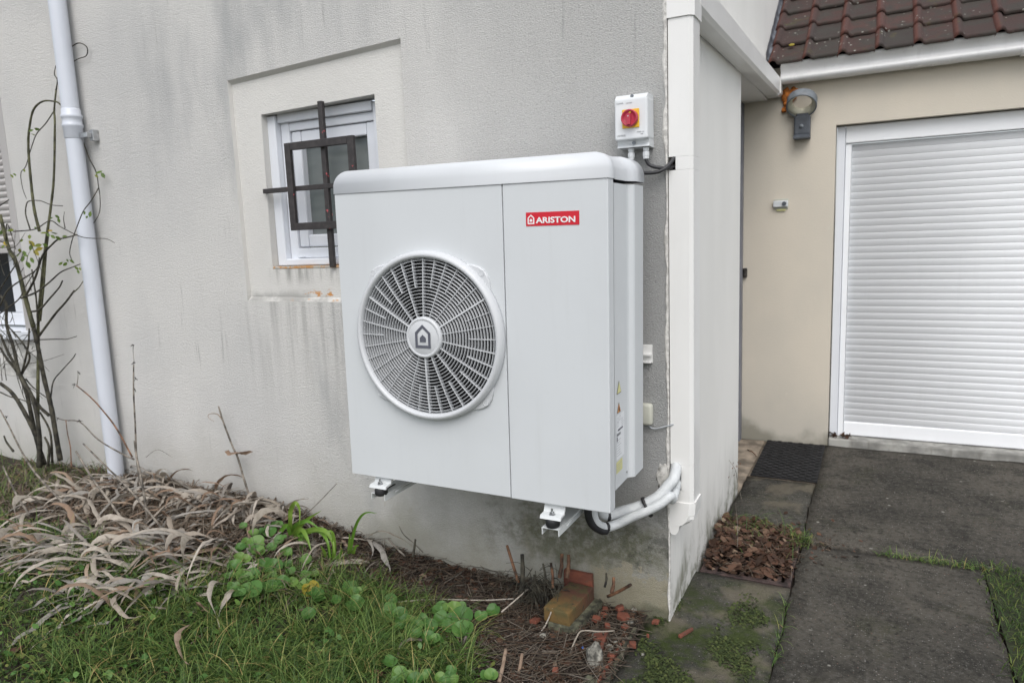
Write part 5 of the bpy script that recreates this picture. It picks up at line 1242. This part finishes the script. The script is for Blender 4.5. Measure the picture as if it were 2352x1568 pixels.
# ---- climbing rose
rose = thing('climbing_rose', at(*zb(400, 1230), -.2), 'sparse climbing rose with bare green-brown canes and a few yellowing leaves', 'shrub')
A = lambda x, y, Y: at(*za(x, y), Y)
CANES = [
 (.013, .0085, 'stem_dark', [PB(350, 1270, -.20), PB(340, 1050, -.20), PB(230, 800, -.22), PB(110, 610, -.24), PB(0, 520, -.26)]),
 (.012, .006, 'stem_dark', [PB(360, 1270, -.21), PB(350, 950, -.21), PB(290, 650, -.2), PB(180, 450, -.2), PB(120, 200, -.2), PB(60, 0, -.2), A(40, 1430, -.2), A(0, 1370, -.2)]),
 (.013, .005, 'stem_dark', [PB(400, 1250, -.18), PB(320, 1000, -.18), PB(240, 620, -.18), PB(160, 430, -.18), PB(60, 300, -.2), PB(0, 200, -.2)]),
 (.014, .010, 'stem_dark', [PB(540, 1210, -.15), PB(500, 980, -.15), PB(455, 720, -.15), PB(400, 500, -.15), PB(340, 200, -.16), PB(300, 20, -.17)]),
 (.012, .008, 'stem_green', [PB(300, 20, -.17), A(170, 1400, -.17), A(110, 1170, -.18), A(60, 1070, -.19), A(20, 920, -.2), A(0, 840, -.2)]),
 (.009, .006, 'stem_dark', [PB(440, 810, -.15), PB(330, 700, -.17), PB(200, 470, -.19), PB(80, 260, -.2), PB(0, 80, -.22)]),
 (.009, .004, 'stem_green', [PB(340, 900, -.16), PB(340, 500, -.15), PB(345, 200, -.14), A(255, 1500, -.14), A(300, 1050, -.13), A(330, 830, -.11), A(355, 600, -.09), A(362, 250, -.07), A(358, 150, -.06), A(370, 20, -.05)]),
 (.008, .0035, 'stem_green', [A(260, 950, -.13), A(225, 800, -.13), A(200, 580, -.12), A(187, 400, -.11), A(192, 280, -.11), A(220, 150, -.10), A(285, 92, -.09), A(370, 95, -.07), A(405, 120, -.06)]),
 (.0035, .0018, 'stem_dark', [A(370, 20, -.05), at(*z1(385, 540), -.05), at(*z1(366, 500), -.05), at(*z1(375, 440), -.04)]),
 (.0030, .0020, 'stem_dark', [at(*z1(462, 328), -.02), at(*z1(530, 290), -.02), at(*z1(585, 320), -.02), at(*z1(580, 375), -.02), at(*z1(530, 395), -.02), at(*z1(475, 425), -.02)]),
 (.0030, .0015, 'stem_dark', [A(357, 155, -.06), A(300, 240, -.08), A(240, 310, -.09), A(200, 420, -.10), A(170, 520, -.12), A(138, 565, -.13), A(148, 660, -.13), A(175, 735, -.13)]),
 (.0034, .0018, 'stem_dark', [A(525, 305, -.03), A(560, 390, -.03), A(590, 470, -.03), A(635, 560, -.03), A(650, 650, -.03), A(660, 720, -.03), A(655, 830, -.03), A(598, 925, -.03)]),
 (.0030, .0018, 'stem_dark', [A(650, 665, -.03), A(600, 750, -.10), A(548, 820, -.13), A(500, 940, -.14), A(475, 1010, -.14), A(460, 1090, -.13), A(475, 1140, -.13)]),
 (.0032, .0015, 'stem_dark', [A(90, 950, -.18), A(230, 935, -.16), A(330, 880, -.15), A(400, 920, -.14), A(520, 980, -.13), A(600, 995, -.13), A(700, 998, -.10), A(757, 1025, -.09)]),
 (.0036, .0018, 'stem_dark', [A(200, 940, -.15), A(170, 840, -.15), A(175, 770, -.15), A(200, 748, -.15), A(265, 748, -.14), A(340, 775, -.13), A(415, 782, -.12)]),
 (.0065, .003, 'stem_dark', [A(160, 1390, -.17), A(230, 1260, -.16), A(280, 1110, -.15), A(340, 1040, -.15), A(380, 1005, -.14), A(440, 990, -.14), A(510, 972, -.13)]),
 (.0055, .002, 'stem_dark', [A(140, 1390, -.18), A(240, 1350, -.17), A(320, 1290, -.16), A(400, 1220, -.15), A(480, 1185, -.14), A(530, 1165, -.14)]),
 (.0055, .0035, 'stem_dark', [A(190, 1480, -.16), A(260, 1465, -.16), A(330, 1390, -.15), A(390, 1320, -.14), A(412, 1275, -.14)]),
 (.0065, .0045, 'stem_dark', [PB(310, 150, -.15), A(360, 1500, -.14), A(430, 1420, -.13), A(490, 1340, -.13)]), (.003, .0018, 'stem_green', [A(488, 1350, -.13), A(520, 1320, -.13), A(548, 1278, -.13)]),
 (.005, .0035, 'stem_dark', [A(250, 1560, -.16), A(240, 1400, -.16), A(210, 1200, -.15)]), (.006, .003, 'stem_green', [A(265, 1540, -.15), A(290, 1290, -.14), A(305, 1100, -.13), A(320, 980, -.13)]),
 (.004, .002, 'stem_dark', [PB(455, 640, -.15), PB(480, 500, -.14), PB(560, 400, -.13), PB(650, 300, -.12), PB(678, 255, -.12)]),
 (.0032, .0018, 'stem_dark', [PB(350, 130, -.14), PB(450, 127, -.13), PB(540, 125, -.12), PB(600, 125, -.12), PB(688, 100, -.12)]),
 (.0045, .002, 'stem_dark', [PB(230, 480, -.18), PB(300, 560, -.17), PB(430, 660, -.15)]), (.004, .002, 'stem_dark', [A(0, 1330, -.2), A(70, 1220, -.2), A(110, 1140, -.2), A(60, 1060, -.2), A(0, 1010, -.2)]),
 (.005, .0025, 'stem_dark', [A(0, 1440, -.22), A(50, 1340, -.22), A(140, 1270, -.21), A(240, 1200, -.19), A(260, 1120, -.18)]), (.004, .002, 'stem_dark', [A(0, 1490, -.24), A(120, 1400, -.22), A(170, 1310, -.2), A(250, 1180, -.17)]),
 (.006, .003, 'stem_dark', [PB(200, 430, -.17), PB(265, 300, -.17), PB(230, 200, -.18), PB(120, 60, -.19), PB(50, 0, -.2)]), (.006, .004, 'stem_dark', [PB(190, 460, -.18), PB(250, 200, -.16), PB(262, 30, -.15)]),
 (.003, .0015, 'stem_dark', [A(40, 1010, -.2), A(45, 900, -.2), A(75, 970, -.2), A(105, 1070, -.19)]), (.0025, .0012, 'stem_dark', [A(430, 930, -.14), A(420, 870, -.14), A(425, 820, -.14)]),
 (.0035, .002, 'stem_dark', [A(0, 780, -.22), A(60, 740, -.22)]), (.004, .002, 'stem_dark', [PB(0, 600, -.26), PB(90, 640, -.25), PB(200, 670, -.22), PB(330, 720, -.18)]),
 (.007, .0045, 'stem_dark', [PB(470, 1230, -.17), PB(450, 960, -.17), PB(360, 780, -.17)]), (.008, .005, 'stem_dark', [PB(430, 1260, -.19), PB(440, 1100, -.19), PB(400, 1000, -.2)]), (.006, .004, 'stem_dark', [PB(120, 1130, -.3), PB(60, 1050, -.3), PB(35, 990, -.3)]),
]
for (r0, r1, m, pts) in CANES: obj('cane', tube(crs(pts, 6), r0*1.02, r1*1.05, 7, wob=.07), m, rose, True)
# fine twigs
bm = bmesh.new()
for k in range(34):
    a = PB(random.uniform(0, 330), random.uniform(0, 560), random.uniform(-.28, -.12)); d = Vector((random.gauss(0, .05), random.gauss(0, .02), random.gauss(.01, .05)))
    tube(crs([a, a+d+Vector((0, 0, random.gauss(0, .012))), a+d*2], 3), .0022, .0010, 5, bm)
for k in range(16):
    a = A(random.uniform(0, 230), random.uniform(950, 1550), random.uniform(-.24, -.12)); d = Vector((random.gauss(.01, .05), random.gauss(0, .02), random.gauss(.01, .05)))
    tube(crs([a, a+d+Vector((0, 0, random.gauss(0, .012))), a+d*2], 3), .0022, .0010, 5, bm)
tw = obj('twigs', bm, 'stem_dark', rose); tw['kind'] = 'stuff'
bm = bmesh.new()
def rl_mesh():
    V = [(0, 0, 0), (.3, .22, .05), (.65, .24, .03), (1, 0, -.05), (.65, -.24, .03), (.3, -.22, .05), (.5, 0, -.03)]
    return vmesh(V, [(0, 1, 6), (1, 2, 6), (2, 3, 6), (3, 4, 6), (4, 5, 6), (5, 0, 6)], 'rose_leaf', True)
RL = rl_mesh()
for (x, y, s, Y) in [(205, 285, 28, -.11), (218, 310, 40, -.11), (245, 275, 36, -.11), (78, 585, 30, -.13), (97, 575, 22, -.13), (160, 548, 22, -.13), (655, 560, 46, -.04), (680, 580, 40, -.04), (637, 585, 24, -.04),
    (557, 828, 22, -.11), (595, 836, 34, -.11), (573, 855, 24, -.11), (400, 1162, 28, -.14), (430, 1165, 34, -.14), (445, 1142, 20, -.14), (475, 1148, 34, -.14), (505, 1192, 26, -.14), (516, 1215, 26, -.14), (528, 1197, 22, -.14),
    (378, 853, 30, -.15), (388, 878, 30, -.15), (338, 862, 20, -.15), (428, 983, 28, -.14), (290, 960, 36, -.15), (332, 945, 30, -.15), (358, 960, 34, -.15), (350, 985, 34, -.15), (385, 995, 36, -.15), (318, 972, 30, -.15),
    (210, 1030, 46, -.16), (205, 1055, 40, -.16), (252, 1042, 40, -.16), (258, 1066, 44, -.16), (238, 1090, 46, -.16), (212, 1140, 38, -.16), (150, 1130, 40, -.17), (160, 1095, 44, -.17), (120, 1105, 38, -.17), (130, 1075, 36, -.17), (186, 1170, 46, -.16), (300, 1040, 32, -.15),
    (10, 955, 36, -.2), (65, 945, 34, -.2), (35, 1030, 40, -.2), (20, 1050, 30, -.2), (75, 940, 26, -.2), (195, 985, 34, -.16), (235, 927, 20, -.15), (175, 1110, 22, -.17), (140, 1010, 26, -.18)]:
    q = A(x, y, Y); s_ = s/1.65/1.7415/1637.8*3.9*1.15
    nrm = ((CAM-q).normalized()+Vector((random.gauss(0, .5), random.gauss(0, .3), random.gauss(.35, .4)))).normalized()
    M = Matrix.Translation(q) @ nrm.to_track_quat('Z', 'Y').to_matrix().to_4x4() @ Matrix.Rotation(random.uniform(0, 6.28), 4, 'Z') @ Matrix.Translation((-s_*.5, 0, 0)) @ Matrix.Scale(s_, 4)
    link('leaf', RL, rose, M)

# ---- bricks, shards, stones
def brick_mesh(lx_, ly_, lz_, m, seed):
    bm = B((-lx_/2, -ly_/2, 0), (lx_/2, ly_/2, lz_), .0035, 2); bmesh.ops.subdivide_edges(bm, edges=[e for e in bm.edges if e.calc_length() > .04], cuts=4, use_grid_fill=True)
    for v in bm.verts: v.co += Vector((mnoise.noise(v.co*22+Vector((seed, 0, 0))), mnoise.noise(v.co*22+Vector((0, seed, 0))), mnoise.noise(v.co*30+Vector((0, 0, seed)))))*.0018
    return mesh(bm, m, True)
def put(name, me, loc, rz, label, cat, group=None, rx=0.0, ry=0.0):
    return tag(link(name, me, None, Matrix.Translation(loc) @ Euler((rx, ry, rz)).to_matrix().to_4x4()), label, cat, group)
put('brick', brick_mesh(.103, .215, .054, 'brick', 1), (-.338, -.150, .046), -.07, 'yellow and red weathered brick with mossy top, lying on mortar', 'brick', 'old bricks by the wall')
put('mortar_block', brick_mesh(.108, .235, .052, 'mossy_mortar', 2), (-.314, -.150, -.002), -.09, 'grey-green mossy block under the yellow brick', 'block')
put('brick', brick_mesh(.118, .022, .115, 'terracotta', 3), (-.352, -.020, .022), -.02, 'bright red brick fragment standing against the wall behind the yellow brick', 'brick', 'old bricks by the wall')
# terracotta edging set on edge beside the path
def edge_piece(x0, y0, x1, y1, h, w, m, label):
    a, b = Vector((x0, y0, 0)), Vector((x1, y1, 0)); L_ = (b-a).length; bm = B((0, -w/2, -.03), (L_, w/2, h), .002, 1)
    bmesh.ops.subdivide_edges(bm, edges=[e for e in bm.edges if e.calc_length() > .1], cuts=9, use_grid_fill=True)
    for v in bm.verts: v.co += Vector((0, mnoise.noise(v.co*30)*.002, mnoise.noise(v.co*24)*.006))
    put('edging_tile', mesh(bm, m), a, math.atan2(b.y-a.y, b.x-a.x), label, 'edging', 'edging beside the path')
edge_piece(-.098, -.115, -.090, -.56, .016, .012, 'mossy_mortar', 'pale mortared edging strip between the bed and the mossy slab')
edge_piece(-.112, -.24, -.108, -.58, .022, .010, 'terracotta', 'thin terracotta edging tile along the mortared strip')
edge_piece(-.175, -.20, -.150, -.36, .036, .011, 'terracotta', 'short terracotta tile set on edge among the shards')
SH = [(250, 960, 90, 'large pale-red shard left of the yellow brick'), (1160, 800, 70, 'triangular red shard uppermost right of the yellow brick'), (1190, 890, 110, 'curved red pot shard right of the yellow brick'), (1210, 1000, 60, 'small square red shard at the edging'),
      (930, 1110, 90, 'broad red shard in front of the yellow brick'), (1005, 800, 60, 'narrow red shard close to the brick\'s right side'), (900, 930, 70, 'red-brown shard below the mossy block'), (1550, 895, 60, 'red shard alone at the foot of the house corner'), (1300, 1145, 75, 'flat yellow-topped shard on the slab'),
      (1020, 1000, 50, 'red chip beside the short edging tile'), (1060, 1320, 55, 'red chip at the lower end of the edging'), (470, 1510, 60, 'dark red shard at the bottom edge of the bed'), (1870, 1010, 45, 'thin red splinter lying on the mossy slab'), (1460, 1050, 24, 'tiny red chip on the slab beside the edging'), (980, 870, 50, 'dark red shard under the triangular one')]
for (x, y, s, lb) in SH:
    d = ray(*zc(x, y)); q = CAM+d*((.012-CAM.z)/d.z); q.z = (hz(q.x, q.y)+.018 if q.x < -.1 else .002)
    r_ = s/2.6986/1.7415/1637.8*2.55*.62; k = random.choice((4, 4, 5))
    pts = [(math.cos(2*PI*i/k+.4)*r_*random.uniform(.75, 1.15), math.sin(2*PI*i/k+.4)*r_*random.uniform(.75, 1.15)*1.2) for i in range(k)]
    if 'splinter' in lb: pts = [(-.03, -.004), (.03, -.006), (.032, .002), (-.028, .006)]
    put('terracotta_shard', mesh(chunk([(a_*1.25, b_*1.25) for a_, b_ in pts], random.uniform(.010, .016), r_*.1, .0015), 'terracotta'), q, random.uniform(0, 6), lb, 'shard', 'broken terracotta in the bed', random.uniform(-.25, .25) if q.x < -.1 else 0, random.uniform(-.25, .25) if q.x < -.1 else 0)
put('cobble', mesh(rock(.036, 3, 4, .30, (.85, .95, 1.5)), 'stone_pale', True), (-.158, -.375, .026), .4, 'pale grey upright lump of stone at the end of the bed', 'stone', 'stones by the edging')
put('cobble', mesh(rock(.032, 9, 4, .4, (.9, 1.7, .7)), 'mossy_mortar', True), (-.128, -.50, .012), .2, 'long grey mortar lump below the pale stone', 'stone', 'stones by the edging')
for (x, y, r_, lb) in ((1050, 1195, .014, 'greenish pebble beside the edging'), (1115, 1150, .009, 'small pale pebble next to the greenish one'), (1310, 795, .012, 'pale pebble near the house corner'), (1120, 705, .016, 'pale grey pebble behind the shards'), (1270, 925, .012, 'pale flat pebble at the edging\'s upper end'), (905, 1070, .015, 'pinkish pebble in front of the shards'), (1405, 1225, .006, 'tiny white pebble on the slab'), (330, 1090, .012, 'tan pebble left of the shards')):
    d = ray(*zc(x, y)); q = CAM+d*((.014-CAM.z)/d.z); q.z = hz(q.x, q.y)+.016 if q.x < -.09 else .004
    put('pebble', mesh(rock(r_, x, 2, .3, (1, 1.2, .7)), 'stone_pale', True), q, 0, lb, 'pebble', 'pebbles among the shards')
# a crumpled blue wrapper scrap
plain('blue_foil', (0.05, 0.16, 0.55), .3, .3, 60)
d = ray(*zc(735, 1193)); q = CAM+d*((.016-CAM.z)/d.z); q.z = hz(q.x, q.y)+.010
put('foil_scrap', mesh(chunk([(-.010, -.007), (.009, -.008), (.011, .006), (-.008, .008)], .004, .003, .001), 'blue_foil'), q, .4, 'tiny blue wrapper scrap among the dry stems', 'litter')

# ---- drain grate with leaves
dg = thing('drain_grate', (.195, .70, 0), 'rusty iron drain grate choked with brown leaves beside the side wall', 'drain grate')
gx0, gx1, gy0, gy1 = .014, .372, .432, .968
obj('frame', B((gx0, gy0, -.03), (gx1, gy0+.026, .001), .003), 'iron_rust', dg); obj('frame', B((gx0, gy1-.026, -.03), (gx1, gy1, .001), .003), 'iron_rust', dg)
obj('frame', B((gx0, gy0+.027, -.03), (gx0+.022, gy1-.027, .0005), .003), 'iron_rust', dg); obj('frame', B((gx1-.026, gy0+.027, -.03), (gx1, gy1-.027, .0005), .003), 'iron_rust', dg)
bar = mesh(B((-.009, gy0+.027, -.02), (.009, gy1-.027, -.002), .003, 1), 'iron_rust')
for i in range(8): link('bar', bar, dg, Matrix.Translation((gx0+.054+i*.0365, 0, 0)))
o_ = hzv; hzv = np.vectorize(lambda x, y: -.004+.035*smooth(.44, .66, y)*smooth(.40, .2, x))
P = scatter(1300, gx0+.004, gx1-.004, gy0+.02, gy1-.005, lambda x, y: .15+.85*smooth(.44, .56, y+.05*mnoise.noise((x*12, y*12, 0))))
lf = rosette(P, .004, .021, 'brown_leaf', -.006, .022); stuff('leaf_litter', lf, 'brown fallen leaves heaped over the drain grate', 'litter')
P = scatter(140, gx0+.01, gx1, gy0+.10, gy1, lambda x, y: smooth(.6, .95, y))
stuff('grate_grass', blades(0, P, .05, .16, .002, .0035, 2.2, 'grass', '', 4), 'grass growing through the leaves on the drain grate', 'grass'); 
P = scatter(75, -.0+.02, .62, .30, 1.25, lambda x, y: math.exp(-((x-.25)**2+(y-.8)**2)/.05)*(0 if gx0 < x < gx1 and gy0 < y < gy1 else 1))
hz2 = hzv; hzv = np.vectorize(lambda x, y: .003)
stuff('stray_leaves', rosette(P, .004, .013, 'brown_leaf', 0, .006), 'brown leaf bits scattered on the concrete round the drain grate', 'litter'); hzv = hz2
P = scatter(220, gx0+.01, gx1, gy0+.03, gy1, lambda x, y: 1)
stuff('grate_stems', sticks(P, .03, .14, .0007, .0013, 'dead_mixed', .004, .022, 9), 'thin dry stems over the drain grate', 'litter'); hzv = o_
# weeds by the side wall
for (pts, lb) in (([W9(545, 780, .62), W9(550, 600, .64), W9(535, 430, .66)], 'thin weed stem rising from the grate'), ([W9(580, 440, 1.05), W9(548, 300, 1.05), W9(535, 230, 1.05), W9(495, 170, 1.05)], 'dry grass stem with seed head against the side wall'), ([W9(450, 575, .95), W9(390, 470, .9), W9(328, 380, .85)], 'thin dark stem leaning left across the side wall')):
    t = stalk('weed_stem', pts, .0016, .0010, 'stalk_dry', lb, 'weed', 'thin stems by the drain')
    if 'seed' in lb:
        for k in range(8):
            q = W9(random.choice((495, 548, 520)), random.choice((175, 205, 260)), 1.05)+Vector((random.gauss(0, .01), 0, random.gauss(0, .012))); obj('seed', tube([q, q+Vector((.004, 0, .008))], .0022, .0008, 5), 'stalk_brown', t)
# fallen leaves
FL = bmesh.new
def dry_leaf(r):
    V, F = [(0, 0, .02*r)], []; n_ = 14
    for i in range(n_):
        t = 2*PI*i/n_; q = r*(1+.28*math.cos(5*t)+random.uniform(-.12, .12)); V.append((math.cos(t)*q, math.sin(t)*q*.8, r*(.25*math.sin(2*t+1)+random.uniform(.0, .25))))
    for i in range(n_): F.append((0, 1+i, 1+(i+1) % n_))
    return vmesh(V, F, 'brown_leaf')
DL = [dry_leaf(.022) for _ in range(6)]
i = 0
for (cv, x, y, lb) in ((z7, 755, 1510, 'curled brown fallen leaf on the lawn, lower left'), (z7, 530, 1245, 'brown fallen leaf on the grass beneath the dead clumps'), (z7, 1525, 1430, 'brown fallen leaf in the long grass, middle'), (z8, 365, 1510, 'large brown fallen leaf at the bottom of the long grass'), (z8, 540, 1210, 'brown leaf among the middle round-leaved plants'),
                       (z8, 1135, 1155, 'brown leaf on the bed left of the brick'), (z8, 610, 880, 'brown leaf in the bed under the fan'), (z8, 350, 830, 'brown leaf by the forked twig'), (z8, 690, 985, 'brown leaf on the bare bed, middle'), (z8, 760, 835, 'reddish leaf against the wall under the fan'), (z8, 1560, 1535, 'dark leaf at the bottom of the bed'), (z7, 115, 1340, 'brown leaf on the lawn at the far left'), (z7, 1580, 1330, 'pinkish leaf on the lawn, middle'), (z8, 1600, 1180, 'brown leaf beneath the yellow brick'), (z7, 1310, 1270, 'small brown leaf at the lawn\'s centre')):
    q = gp(*cv(x, y), .02); put('fallen_leaf', DL[i % 6], q, random.uniform(0, 6), lb, 'fallen leaf', 'fallen brown leaves', random.uniform(-.3, .3), random.uniform(-.3, .3)); i += 1
q = Vector((GL+.03, 2.50, .055)); t = thing('leaf_heap', q, 'small heap of rusty fallen leaves in the corner of the garage door', 'leaf heap')
for k in range(14):
    p_ = q+Vector((random.uniform(-.02, .12), random.uniform(-.01, .03), random.uniform(0, .03)*(1-k/20))); link('leaf', DL[k % 6], t, Matrix.Translation(p_) @ Euler((random.uniform(-1, 1), random.uniform(-1, 1), random.uniform(0, 6))).to_matrix().to_4x4() @ Matrix.Scale(.8, 4))
for (x, y, lb) in ((640, 75, 'brown twig on the recess floor left of the mat'), ):
    stalk('fallen_twig', [Vector((-.06, 2.2, .004)), Vector((-.02, 2.15, .006)), Vector((.01, 2.08, .004))], .004, .003, 'stalk_brown', lb, 'twig')
